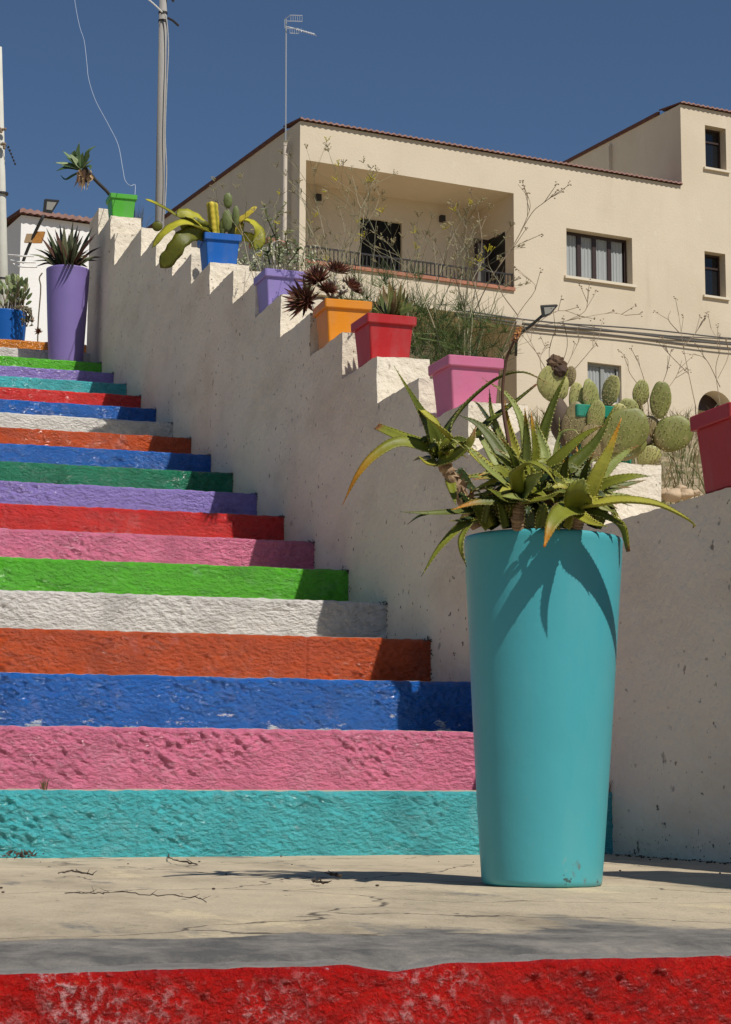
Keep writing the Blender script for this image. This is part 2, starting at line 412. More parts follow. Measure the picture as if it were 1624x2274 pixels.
# ------------------------------------------------------------------ stepped side wall
def wd(p):
    x, y, z = p
    a = 0.0045*N3(x*8, y*8, z*8)+0.003*N3(x*26+5, y*26, z*26)
    b = 0.0045*N3(x*8+40, y*8, z*8)+0.003*N3(x*26, y*26+9, z*26)
    c = 0.0045*N3(x*8, y*8+70, z*8)+0.003*N3(x*26, y*26, z*26+20)
    fy = 0.004*abs(N3(x*60, y*60, z*45))
    return (x+a*0.8, y+b-fy, z+c)
wb = MB()
for i, (ya, q) in enumerate(BLK[:-1]):
    y0 = ya*T if i else -3.4; y1 = BLK[i+1][0]*T; zt = q*RISE
    zb = -0.5 if i == 0 else max(-0.25, y0/T*RISE-0.3)
    d = 0.018 if y0 < 4.5 else 0.03
    nyy = max(2, int((y1-y0)/d)); nzz = int((zt-zb)/d)
    for X, fl in ((0.0, False), (WT, True)):
        wb.grid(lambda u, v: wd((X, y0+(y1-y0)*u, zb+(zt-zb)*v)), nyy, nzz, flip=not fl)
    wb.grid(lambda u, v: wd((WT*u, y0+(y1-y0)*v, zt)), 12, nyy)
    zlow = BLK[i-1][1]*RISE-0.0 if i else zb
    nf = max(2, int((zt-zlow)/0.012))
    wb.grid(lambda u, v: wd((WT*u, y0, zlow+(zt-zlow)*v)), 18, nf)
ye = BLK[-1][0]*T
wb.grid(lambda u, v: wd((WT*u, ye, 2.9+(24.9*RISE-2.9)*v)), 6, 20, flip=True)
wall = wb.build('stepped_wall', M_WALL, smooth=True)
tag(wall, 'thick white plastered parapet wall with a stepped top climbing beside the coloured stairs', 'wall')

# ------------------------------------------------------------------ planters on the wall
def plastic(name, col, rough=0.42):
    m = mat(name, col, rough, var=0.08, vscale=7, bump=0.0006, bscale=60)
    overlay(m, tuple(c*0.8+0.05 for c in col), 9, 0.48, 0.72, stretch=(1, 1, .4), detail=8, rough=.7)
    overlay(m, tuple(c*0.62+0.05 for c in col), 30, 0.62, 0.74, detail=6, mask=(4, 0.5, 0.62))
    return m
M_SOIL = mat('dry_soil', (0.09, 0.065, 0.045), 0.95, var=0.4, vscale=60, bump=0.006, bscale=90)
def rrect(hx, hy, r, z, n=5):
    out = []
    for (sx, sy, a0) in ((1, 1, 0), (-1, 1, pi/2), (-1, -1, pi), (1, -1, 3*pi/2)):
        for i in range(n+1):
            a = a0+pi/2*i/n; out.append((sx*(hx-r)+r*cos(a), sy*(hy-r)+r*sin(a), z))
    return out
def loft(mb, rings):
    ids = [[mb.vert(p) for p in r] for r in rings]; n = len(ids[0])
    for a, b in zip(ids, ids[1:]):
        for j in range(n): mb.face(a[j], a[(j+1) % n], b[(j+1) % n], b[j])
    return ids
def square_pot(label, m, x, y, z, group='square flower pots along the wall top', s=1.0, rot=0.0, bhy=0.078):
    """tapered square pot with an overhanging rim; (x, y, z) is the middle of its base"""
    t = thing('square_planter', label, 'flower pot', (x, y, z), group, rot)
    h = 0.192*s; bx, by = 0.079*s, bhy*s
    b = MB()
    ids = loft(b, [rrect(bx-.004, by-.004, .008, 0), rrect(bx, by, .009, .004), rrect(bx+.004*s, by+.004*s, .009, .06*s), rrect(bx+.0125*s, by+.0125*s, .009, h-.036*s)])
    b.face(*ids[0][::-1])
    b.build('pot_body', m, t)
    r = MB(); o = 0.0235*s; zz = h-.036*s
    ids = loft(r, [rrect(bx+.010*s, by+.010*s, .008, zz-.001), rrect(bx+o-.002, by+o-.002, .009, zz-.0005), rrect(bx+o, by+o, .009, zz+.003), rrect(bx+o+.001, by+o+.001, .009, h-.003), rrect(bx+o-.002, by+o-.002, .009, h),
                   rrect(bx+.008*s, by+.008*s, .008, h), rrect(bx+.006*s, by+.006*s, .008, h-.03*s)])
    r.build('pot_rim', m, t)
    so_ = MB(); so_.face(*[so_.vert(p) for p in rrect(bx+.0062*s, by+.0062*s, .008, h-.022*s)])
    so_.build('soil', M_SOIL, t)
    return t
def blk_top(j): return BLK[j+1][1]*RISE
GRP = 'square flower pots along the wall top'
P_RED = plastic('red_plastic', lin(176, 20, 22)); P_PINK = plastic('pink_plastic', lin(200, 108, 142)); P_ORG = plastic('orange_plastic', lin(222, 136, 0))
P_LIL = plastic('lilac_plastic', lin(142, 126, 188)); P_BLU = plastic('blue_plastic', lin(0, 92, 178)); P_GRN = plastic('green_plastic', lin(76, 166, 40))
P_TEALG = plastic('jade_plastic', lin(0, 132, 104)); P_CRIM = plastic('crimson_plastic', lin(170, 26, 34))
POT = {}
for key, lab, m, j, fy in (('red', 'red square pot holding a green aloe, on the wall step below the orange pot', P_RED, 5, 2.19),
                           ('yellow', 'orange yellow square pot with spiky maroon succulents spilling out of it', P_ORG, 6, 2.75),
                           ('lilac', 'lilac square pot with thin dry twigs, between the blue and orange pots', P_LIL, 8, 3.77),
                           ('blue', 'blue square pot with yellowish cactus stems sprawling over the wall', P_BLU, 11, 5.04),
                           ('green', 'bright green square pot near the top of the wall with a leaning agave', P_GRN, 17, 8.035),
                           ('pink', 'pink square pot with no plant showing, behind the big aloe', P_PINK, 3, 1.275)):
    POT[key] = square_pot(lab, m, 0.098, fy+0.085, blk_top(j)+0.004, GRP, s=0.92 if key == 'green' else 1.0, rot={'red': .03, 'yellow': -.02, 'lilac': .025, 'blue': -.03, 'pink': .02}.get(key, 0))
POT['jade'] = square_pot('jade green square pot mostly hidden behind the prickly pear', P_TEALG, 0.128, 0.36, blk_top(1)+0.004, GRP)
POT['crimson'] = square_pot('dark red square pot on the low parapet at the right edge', P_CRIM, 0.092, -0.62, blk_top(0)+0.004, GRP, s=1.03)

# ------------------------------------------------------------------ tall round planters
def tall_pot(name, label, cat, loc, rb, rt, h, m, group=None):
    t = thing(name, label, cat, loc, group)
    b = MB()
    prof = [(0.0, 0.0), (rb-.006, 0.0), (rb-.001, .004), (rb, .012)]
    for i in range(1, 14): prof.append((rb+(rt-rb)*(i/14)**0.92, .012+(h-.03)*i/14))
    prof += [(rt, h-.014), (rt+.001, h-.006), (rt-.001, h-.001), (rt-.005, h), (rt-.010, h-.002), (rt-.012, h-.03), (rt-.014, h-.06)]
    b.lathe(prof, 96); b.build('pot_body', m, t, smooth=True)
    s = MB(); s.lathe([(rt-.0135, h-.03), (rt*.6, h-.022), (0.001, h-.018)], 48); s.build('soil', M_SOIL, t, smooth=True)
    return t
M_TURQ = mat('turquoise_plastic', lin(72, 164, 173), 0.36, var=0.05, vscale=5, bump=0.0008, bscale=16, spec=0.45)
overlay(M_TURQ, lin(92, 166, 172), 7, .5, .75, stretch=(1, 1, .22), detail=8, rough=.65)
overlay(M_TURQ, lin(120, 164, 164), 60, .60, .72, stretch=(1, 1, .5), detail=8, mask=(4, .48, .62), rough=.7)
overlay(M_TURQ, lin(96, 126, 128), 26, 0.68, 0.73, stretch=(1, 1, .8), detail=5, mask=(5, .5, .6))
def chips(m, zmax):
    t = m.node_tree; L = t.links; b, src = basecol_socket(m)
    tc = t.nodes.new('ShaderNodeTexCoord'); sp = t.nodes.new('ShaderNodeSeparateXYZ'); L.new(tc.outputs['Object'], sp.inputs[0])
    mr = t.nodes.new('ShaderNodeMapRange'); mr.inputs['From Min'].default_value = zmax; mr.inputs['From Max'].default_value = 0.01
    L.new(sp.outputs['Z'], mr.inputs[0])
    n = t.nodes.new('ShaderNodeTexNoise'); n.inputs['Scale'].default_value = 30; n.inputs['Detail'].default_value = 8; n.inputs['Roughness'].default_value = .7; L.new(tc.outputs['Object'], n.inputs['Vector'])
    ml = t.nodes.new('ShaderNodeMath'); ml.operation = 'MULTIPLY'; L.new(n.outputs['Fac'], ml.inputs[0]); L.new(mr.outputs[0], ml.inputs[1])
    r2 = t.nodes.new('ShaderNodeMapRange'); r2.inputs['From Min'].default_value = 0.60; r2.inputs['From Max'].default_value = 0.625; L.new(ml.outputs[0], r2.inputs[0])
    mx = t.nodes.new('ShaderNodeMix'); mx.data_type = 'RGBA'; L.new(r2.outputs[0], mx.inputs['Factor']); L.new(src, mx.inputs['A']); mx.inputs['B'].default_value = (*lin(64, 84, 84), 1)
    L.new(mx.outputs['Result'], b.inputs['Base Color'])
chips(M_TURQ, 0.14)
_f = onZ(1216, 1973, 0.006); _d = Vector((FWD.x, FWD.y, 0)).normalized()
POTC = _f+_d*0.1095                              # middle of the turquoise planter's base
PDEP = (POTC-CAM).dot(FWD)
_top = P3(1210, 1182, PDEP)
PH = _top.z-POTC.z
tall_pot('tall_planter', 'tall tapered turquoise planter standing on the landing in front of the stairs', 'planter', POTC, 0.1085, 0.1450, PH, M_TURQ, 'tall round planters').rotation_euler = (0, 0.015, 0)
M_PURP = mat('purple_plastic', lin(126, 109, 168), 0.4, var=0.06, vscale=6, bump=0.0008, bscale=20)
PPY = 8.36; _b = onY(147, 760, PPY); PURC = Vector((_b.x, PPY, 18*RISE+0.004))
PUH = P3(147, 599, (Vector((PURC.x, PPY, 3.7))-CAM).dot(FWD)).z-PURC.z
tall_pot('tall_planter', 'tall purple planter holding an agave on the green step at the stair top', 'planter', PURC, 0.118, 0.150, PUH, M_PURP, 'tall round planters')
M_BLUEP = mat('blue_round_plastic', lin(0, 84, 162), 0.42, var=0.1, vscale=8, bump=0.001, bscale=30)
BPC = onY(14, 700, 9.62); BPC.z = 20*RISE+0.004
BPH = P3(14, 692, (BPC-CAM).dot(FWD)).z-BPC.z
tall_pot('round_planter', 'blue round planter with trailing succulents on the amber top step', 'planter', BPC, 0.135, 0.155, BPH, M_BLUEP)

# ------------------------------------------------------------------ plant builders
M_LEAF = mat('fleshy_leaf', tint=True, rough=0.5, var=0.24, vscale=18, bump=0.0016, bscale=60, spec=.35)
overlay(M_LEAF, lin(150, 116, 62), 40, 0.62, 0.70, detail=7, mask=(10, .48, .62), rough=.7)
M_TOOTH = mat('leaf_teeth', lin(168, 158, 84), 0.6)
M_DRY = mat('dry_stalk', tint=True, rough=0.8, var=0.25, vscale=20)
def mix(a, b, t): return tuple(a[i]+(b[i]-a[i])*t for i in range(3))
def leaf(mb, pts, w, hint, col, tip=None, thick=0.30, gutter=0.25, teeth=True, n=16, tipstart=0.72, blunt=0.0, wprof=None, tsz=1.0):
    """a fleshy pointed leaf along pts; w half width at its widest; hint is roughly the direction its upper face looks"""
    P = crom(pts, n); hint = Vector(hint)
    rings = []; L = sum((P[i+1]-P[i]).length for i in range(n-1)); marg = ([], [])
    for i in range(n):
        s = i/(n-1)
        t = (P[min(i+1, n-1)]-P[max(i-1, 0)]).normalized()
        S = t.cross(hint)
        if S.length < 1e-3: S = t.orthogonal()
        S.normalize(); Nn = S.cross(t).normalized()
        ww = w*(wprof(s) if wprof else (0.82+0.18*min(1, s*5))*(1-s**1.6*(1-blunt))+0.0012/w*0)
        ww = max(ww, 0.0006)
        c = mix(col, tip, smooth(tipstart, 1.0, s)) if tip else col
        k = 1+0.10*N3(s*6, w*900, L*50); c = tuple(q*k for q in c)
        th = thick*ww
        sec = [(-1, gutter), (-.62, -th/ww*.75+gutter*.3), (0, -th/ww), (.62, -th/ww*.75+gutter*.3), (1, gutter), (.5, .02+gutter*.1), (0, -.03), (-.5, .02+gutter*.1)]
        rings.append([mb.vert(P[i]+S*(a*ww)+Nn*(h*ww), c) for a, h in sec])
        marg[0].append((P[i]-S*ww+Nn*(gutter*ww), -S, t)); marg[1].append((P[i]+S*ww+Nn*(gutter*ww), S, t))
    mb.m = 0
    for a, b in zip(rings, rings[1:]):
        for j in range(8): mb.face(a[j], a[(j+1) % 8], b[(j+1) % 8], b[j])
    mb.face(*rings[-1]); mb.face(*rings[0][::-1])
    if teeth:
        mb.m = 1; pitch = 0.0080*tsz; h = 0.0024*tsz; bw = 0.0017*tsz
        for mg in marg:
            dist = 0; nxt = pitch
            for i in range(n-2):
                p, o, t = mg[i]; q = mg[i+1][0]; sl = (q-p).length
                while nxt < dist+sl:
                    pp = p+(q-p)*((nxt-dist)/sl)
                    hh = h*random.uniform(.7, 1.2)*(1-0.4*i/n)
                    a = mb.vert(pp-t*bw-o*.001); b = mb.vert(pp+t*bw-o*.001); c = mb.vert(pp+o*hh+t*hh*.7)
                    nn = o.cross(t)*0.0009
                    d = mb.vert(pp-o*.001+nn); e = mb.vert(pp-o*.001-nn)
                    mb.face(a, d, c); mb.face(d, b, c); mb.face(b, e, c); mb.face(e, a, c)
                    nxt += pitch*random.uniform(.85, 1.15)
                dist += sl
        mb.m = 0
G_D = lin(84, 92, 26); G_M = lin(116, 120, 36); G_Y = lin(154, 150, 54); G_L = lin(138, 146, 76); G_DD = lin(48, 62, 26)
OR = lin(196, 124, 28); BR = lin(120, 70, 40); RB = lin(150, 92, 60)

# ------------------------------------------------------------------ the big aloe in the turquoise planter
def Z7(x, y, dz): return P3(713.7+0.5371*x, 793+0.5371*y, PDEP+dz)
SC7 = 0.5371*PDEP/F_PX          # metres per unit of those coordinates
VIEW = -FWD
aloe = thing('aloe_plant', 'large spiky green aloe sprawling out of the turquoise planter', 'plant', POTC+Vector((0, 0, PH-.02)))
def to_local(mb, o):
    l = o.matrix_world.translation if False else o.location
    mb.v = [(x-l.x, y-l.y, z-l.z) for x, y, z in mb.v]; return mb
def aleaf(mb, pts, w, col, tip=None, hint=None, **k):
    h = hint if hint is not None else (VIEW*0.8+Vector((random.uniform(-.25, .25), 0, .55)))
    leaf(mb, [Z7(*p) for p in pts], w*0.5*SC7*1.36, h, col, tip, n=22, **k)
UPH = Vector((0, 0, 1))
RA = MB()
aleaf(RA, [(480, 395, .02), (455, 315, -.01), (405, 215, -.03), (300, 35, -.05)], 108, G_D, G_M, hint=VIEW*.8+Vector((.6, 0, .2)), wprof=lambda s: max(.02, (1-s)**1.15*(.95+.1*s)))
aleaf(RA, [(470, 385, 0), (330, 352, -.03), (225, 405, -.05), (150, 490, -.06), (88, 612, -.05)], 50, G_M, OR, tipstart=.3)
aleaf(RA, [(450, 375, .02), (340, 335, .05), (228, 288, .08)], 48, G_M, BR, blunt=.6, tipstart=.85)
aleaf(RA, [(480, 435, -.02), (555, 408, -.06), (615, 355, -.08), (640, 285, -.07)], 58, G_M, BR, tipstart=.6)
aleaf(RA, [(490, 435, 0), (440, 440, -.04), (398, 408, -.07)], 50, G_Y, G_M)
aleaf(RA, [(545, 345, -.03), (480, 280, -.04), (425, 230, -.03), (388, 195, -.02)], 52, G_Y, BR, hint=VIEW*.3+UPH, tipstart=.8, blunt=.3)
aleaf(RA, [(510, 360, .05), (530, 285, .07), (600, 190, .08), (720, 92, .08), (830, 62, .06), (940, 108, .03)], 58, G_D, BR, hint=UPH+Vector((-.4, 0, 0)), wprof=lambda s: max(.03, 1.0*(1-s**1.5)), tipstart=.8)
aleaf(RA, [(500, 400, .0), (540, 350, -.05), (590, 345, -.07), (640, 370, -.08)], 40, G_D)
aleaf(RA, [(470, 400, .05), (480, 330, .09), (470, 260, .12)], 60, G_DD)
aleaf(RA, [(470, 420, .03), (420, 415, .08), (380, 430, .12)], 40, G_DD)
RB_ = MB()
aleaf(RB_, [(820, 545, -.01), (735, 385, .02), (655, 285, .04), (572, 240, .05)], 58, G_D, G_DD, wprof=lambda s: max(.02, 1-s**1.4))
aleaf(RB_, [(800, 540, -.04), (690, 455, -.06), (600, 375, -.07), (535, 335, -.07)], 44, G_Y, G_M, hint=UPH*.8+VIEW)
aleaf(RB_, [(790, 545, -.05), (700, 470, -.09), (640, 405, -.10), (590, 360, -.1)], 30, G_L, G_M)
aleaf(RB_, [(850, 530, .02), (850, 400, .03), (848, 300, .03), (842, 208, .02)], 38, G_D, OR, hint=VIEW, tipstart=.7)
aleaf(RB_, [(870, 520, .0), (885, 400, -.01), (875, 300, -.02), (868, 228, -.02)], 34, G_M, OR, hint=VIEW+Vector((.5, 0, 0)), tipstart=.55)
aleaf(RB_, [(900, 520, .03), (925, 410, .05), (905, 330, .06), (888, 262, .06)], 46, G_L, G_M, hint=VIEW)
aleaf(RB_, [(905, 510, -.01), (985, 420, -.02), (1090, 325, -.03), (1175, 280, -.04)], 66, G_M, BR, hint=VIEW*.7+UPH, tipstart=.75, wprof=lambda s: max(.02, 1-s**1.7))
aleaf(RB_, [(950, 530, .03), (1050, 440, .05), (1140, 345, .06), (1215, 198, .07)], 64, G_D, G_M, hint=VIEW*.8+UPH*.5+Vector((-.3, 0, 0)), wprof=lambda s: max(.02, 1-s**1.5))
aleaf(RB_, [(815, 560, -.07), (812, 480, -.11), (860, 437, -.13), (930, 468, -.15), (988, 548, -.15)], 54, G_M, G_Y, hint=UPH+VIEW*.4)
aleaf(RB_, [(830, 575, -.06), (868, 520, -.10), (925, 468, -.12)], 74, G_L, G_M, hint=VIEW+UPH*.5)
aleaf(RB_, [(840, 570, -.05), (765, 585, -.10), (690, 545, -.14)], 62, G_D, G_M)
aleaf(RB_, [(850, 590, -.03), (750, 597, -.06), (640, 602, -.08), (540, 632, -.09)], 48, G_D, OR, tipstart=.5)
aleaf(RB_, [(845, 600, -.05), (930, 585, -.12), (992, 556, -.15)], 42, G_M, G_Y)
aleaf(RB_, [(840, 590, -.06), (800, 580, -.14), (740, 575, -.19)], 46, G_L, G_M)
aleaf(RB_, [(850, 470, .08), (835, 290, .10), (775, 165, .11), (664, 85, .1)], 32, G_L, BR, tipstart=.7)
aleaf(RB_, [(640, 330, .10), (700, 265, .11), (790, 195, .12), (892, 112, .12)], 50, G_D, BR, blunt=.35, tipstart=.85, hint=UPH+VIEW*.3)
aleaf(RB_, [(800, 500, .09), (750, 350, .12), (705, 230, .12), (695, 130, .11)], 30, G_L, G_M, hint=VIEW)
aleaf(RB_, [(790, 520, .07), (720, 430, .10), (670, 350, .11), (620, 290, .11)], 46, G_L, G_M, hint=VIEW+UPH)
aleaf(RB_, [(830, 480, .11), (800, 380, .13), (770, 270, .13), (760, 180, .12)], 40, G_Y, OR, hint=VIEW, tipstart=.5)
aleaf(RB_, [(780, 480, .12), (740, 340, .14), (660, 210, .15), (630, 180, .15)], 22, G_DD, BR)
aleaf(RB_, [(880, 520, .10), (870, 430, .12), (930, 330, .13)], 46, G_D)
aleaf(RB_, [(870, 560, .05), (960, 500, .09), (980, 380, .12), (985, 250, .12)], 20, G_M, G_L, hint=VIEW)
aleaf(RB_, [(960, 420, .10), (990, 320, .10), (1040, 300, .08), (1065, 318, .06)], 14, G_L, lin(190, 176, 120), teeth=False)
aleaf(RB_, [(900, 400, .1), (925, 300, .11), (965, 180, .12), (1022, 52, .12)], 46, G_D, G_M, hint=VIEW+Vector((-.6, 0, .3)))
RC = MB()
aleaf(RC, [(1075, 615, -.06), (1140, 607, -.09), (1240, 592, -.10), (1380, 606, -.10), (1485, 652, -.09), (1540, 690, -.08), (1538, 708, -.08)], 62, G_Y, BR, hint=UPH+VIEW*.5, tipstart=.85, wprof=lambda s: max(.03, 1-s**1.9))
aleaf(RC, [(1070, 635, -.08), (1058, 570, -.12), (1085, 500, -.13)], 84, G_M, G_L, hint=VIEW, wprof=lambda s: max(.05, sin(min(1, .25+s*.78)*pi)**.6))
aleaf(RC, [(1090, 610, -.05), (1140, 490, -.06), (1190, 385, -.06), (1242, 252, -.06)], 54, G_Y, OR, hint=VIEW+UPH*.3, tipstart=.6)
aleaf(RC, [(1110, 560, .04), (1185, 465, .05), (1255, 400, .06), (1312, 365, .06)], 42, G_L, RB, tipstart=.7)
aleaf(RC, [(1090, 575, -.02), (1190, 520, -.04), (1290, 495, -.05), (1360, 492, -.05)], 48, G_M, G_D)
aleaf(RC, [(1110, 570, .05), (1230, 535, .08), (1345, 508, .1)], 38, G_D, BR)
aleaf(RC, [(1120, 580, .0), (1200, 572, .0), (1285, 570, .0)], 30, G_L, G_M)
aleaf(RC, [(1060, 625, -.09), (1000, 640, -.13), (955, 690, -.172), (922, 785, -.19)], 66, G_M, OR, hint=UPH*.6+VIEW, tipstart=.6, wprof=lambda s: max(.12, 1-s**2.2))
aleaf(RC, [(1060, 640, -.02), (1160, 655, .0), (1240, 700, .02), (1268, 805, .02)], 66, G_M, BR, hint=UPH+Vector((.8, 0, 0)), tipstart=.85, blunt=.35)
aleaf(RC, [(1050, 630, -.06), (1150, 648, -.09), (1265, 704, -.1)], 42, G_D, G_M)
aleaf(RC, [(1050, 640, -.08), (1110, 680, -.13), (1185, 702, -.16)], 40, G_Y, G_M)
aleaf(RC, [(1110, 600, .06), (1105, 500, .08), (1098, 400, .09)], 46, G_DD, G_D, hint=VIEW)
aleaf(RC, [(1100, 600, .05), (1160, 480, .08), (1230, 420, .11), (1300, 400, .12)], 40, G_D, G_DD)
aleaf(RC, [(1060, 610, -.06), (1010, 560, -.08), (960, 560, -.1)], 36, G_D)
RD = MB()
aleaf(RD, [(640, 670, -.03), (575, 705, -.06), (490, 790, -.08), (413, 908, -.09)], 44, G_M, G_D, hint=UPH+VIEW*.6)
aleaf(RD, [(625, 680, -.05), (585, 740, -.1), (580, 800, -.115), (602, 868, -.115)], 30, G_M, G_D, hint=VIEW+Vector((-.8, 0, 0)))
aleaf(RD, [(640, 655, -.02), (580, 675, -.06), (525, 678, -.1)], 18, G_DD, BR)
aleaf(RD, [(670, 630, 0), (560, 640, -.05), (440, 645, -.08), (326, 640, -.1)], 30, G_D, G_DD, tsz=.7)
aleaf(RD, [(445, 646, -.08), (400, 660, -.08), (356, 692, -.08)], 11, G_DD, BR, teeth=False)
aleaf(RD, [(530, 500, .0), (545, 560, -.03), (556, 612, -.05)], 34, G_M, G_D, hint=VIEW)
aleaf(RD, [(560, 470, .02), (610, 530, .03), (660, 560, .04)], 44, G_DD, G_D)
for i in range(26):
    az = random.uniform(0, 2*pi); r_ = random.uniform(90, 200); l = random.uniform(90, 190)
    bx, bd = 900+cos(az)*r_*1.25, sin(az)*r_*SC7; tx, td = bx+cos(az)*l, bd+sin(az)*l*SC7*.6
    aleaf(RD, [(bx, 705, bd), (bx+cos(az)*l*.45, 640-random.uniform(0, 50), bd+sin(az)*l*.4*SC7), (tx, 640+random.uniform(-40, 70), td)], random.uniform(34, 52), random.choice((G_D, G_M, G_DD, G_D)), random.choice((None, BR, G_Y)))
for i in range(34):
    x = random.uniform(640, 1180); y = random.uniform(640, 690); dz = random.uniform(-.04, .1)
    aleaf(RD, [(x, y, dz), (x+random.uniform(-70, 70), y-random.uniform(40, 110), dz-.02), (x+random.uniform(-130, 130), y-random.uniform(30, 150), dz-.04)], random.uniform(22, 40), random.choice((G_D, G_DD, G_M)), random.choice((None, BR)))
random.seed(31)
for mb, cx, cy, dz0, n_, ex in ((RA, 490, 400, 0, 10, 140), (RB_, 830, 555, -.03, 28, 220), (RC, 1080, 615, -.04, 22, 180), (RB_, 930, 570, .03, 16, 200), (RD, 760, 640, .02, 14, 190)):
    for i in range(n_):
        az = 2.39996*i+random.uniform(-.3, .3); l = ex*random.uniform(.6, 1.1); el = random.uniform(-.1, .75)
        dx_, dd_ = cos(az)*l*cos(el), sin(az)*l*cos(el)*SC7; up_z = l*sin(el)
        if dd_ < -.05 and up_z > 90: up_z *= .5
        aleaf(mb, [(cx+dx_*.08, cy+12, dz0+dd_*.08), (cx+dx_*.5, cy-up_z*.75-10, dz0+dd_*.5), (cx+dx_, cy-up_z*.9+l*.12, dz0+dd_)], random.uniform(34, 54), random.choice((G_D, G_M, G_D, G_Y, G_DD)), random.choice((None, BR, G_M, OR)), tipstart=random.uniform(.6, .9), teeth=i % 2 == 0)
for i in range(30):     # long narrow leaves crossing through the clump
    mb, cx, cy = random.choice(((RB_, 835, 570), (RB_, 900, 580), (RC, 1075, 620), (RC, 1010, 610)))
    a_ = random.uniform(-1.25, 1.25); l = random.uniform(190, 330); dz = random.uniform(-.10, .14)
    tx, ty = cx+sin(a_)*l, cy-cos(a_)*l*.85; sg = 1 if a_ > 0 else -1
    aleaf(mb, [(cx, cy, dz*.2), ((cx+tx)/2-sg*12, (cy+ty)/2-22, dz*.6), (tx, ty+abs(sin(a_))*35, dz)], random.uniform(30, 46), random.choice((G_M, G_Y, G_D, G_L, G_M)), random.choice((BR, OR, G_M, None)), tipstart=.7)
for mb in (RA, RB_, RC, RD):
    o = to_local(mb, aloe).build('rosette', [M_LEAF, M_TOOTH], aloe, smooth=True)
def ringed_stem(mb, pts, r0, r1, n=26):
    P = crom(pts, n); rad = []
    for i in range(n):
        rad.append((r0+(r1-r0)*i/(n-1))*(1+0.07*(i % 2)+0.10*random.uniform(-1, 1)))
    cols = (lin(142, 116, 88), lin(122, 96, 72), lin(158, 132, 102))
    k = len(mb.v); mb.tube(P, rad, 12)
    for i in range(n):
        for j in range(12): mb.c[k+i*12+j] = cols[i % 3]
    for i in [q for q in range(1, n-1) for _ in (0, 1, 2)]:          # dry leaf bases peeling off
        if random.random() < .75:
            p = P[i]; a = random.uniform(0, 2*pi); d = Vector((cos(a), sin(a), random.uniform(.1, .9))).normalized()
            q = p+d*rad[i]*.8; mb.cur = random.choice(cols)
            e = Vector((-sin(a), cos(a), 0))*rad[i]*random.uniform(.4, .7)
            tip_ = q+d*rad[i]*random.uniform(.5, 1.1)+Vector((0, 0, random.uniform(-.01, .012)))
            ids = [mb.vert(x) for x in (q-e, q+e, tip_, q+Vector((0, 0, .004)))]
            mb.face(ids[0], ids[1], ids[2]); mb.face(ids[0], ids[2], ids[3]); mb.face(ids[1], ids[3], ids[2])
for pts, a, b in (([(650, 705, 0), (595, 600, 0), (540, 500, 0), (495, 420, 0)], 30, 27), ([(820, 715, -.03), (815, 650, -.04), (825, 590, -.04)], 30, 26), ([(935, 715, 0), (930, 640, 0), (950, 560, .01)], 22, 20), ([(1050, 715, -.03), (1065, 650, -.04), (1075, 610, -.05)], 28, 26)):
    st = MB(); ringed_stem(st, [Z7(*p) for p in pts], a*SC7, b*SC7); to_local(st, aloe).build('stem', M_DRY, aloe)
def Z8(x, y, dz): return P3(912+0.2686*x, 713.7+0.2686*y, PDEP+dz)
fs = MB(); fs.cur = lin(92, 62, 44)
pts = crom([Z8(845, 1165, .02), Z8(800, 930, .03), Z8(766, 720, .04), (Z8(763, 540, .04)), Z8(795, 310, .04), Z8(845, 190, .03), Z8(880, 110, .03)], 28)
fs.tube(pts, [0.0042-0.0022*i/27 for i in range(28)], 8)
stalk = to_local(fs, aloe).build('flower_stalk', M_DRY, aloe, smooth=True)
bl = MB(); ax = (pts[-1]-pts[-2]).normalized()
for i in range(26):
    a = random.uniform(0, 2*pi); s = random.uniform(-.012, .018)
    d = (ax.orthogonal().normalized()*cos(a)+ax.cross(ax.orthogonal().normalized())*sin(a)-ax*.5).normalized()
    bl.cur = random.choice((lin(190, 132, 76), lin(140, 92, 60), lin(110, 76, 54)))
    p = pts[-1]+ax*s; bl.tube([p, p+d*.004, p+d*.008], [.0012, .0015, .0005], 5)
to_local(bl, aloe).build('blossom', M_DRY, stalk)

# ------------------------------------------------------------------ helper: plants traced at one distance
def at_factory(x0, y0, sc, dep): return lambda x, y, dz=0.0: P3(x0+sc*x, y0+sc*y, dep+dz)
def depth_of(p): return (Vector(p)-CAM).dot(FWD)

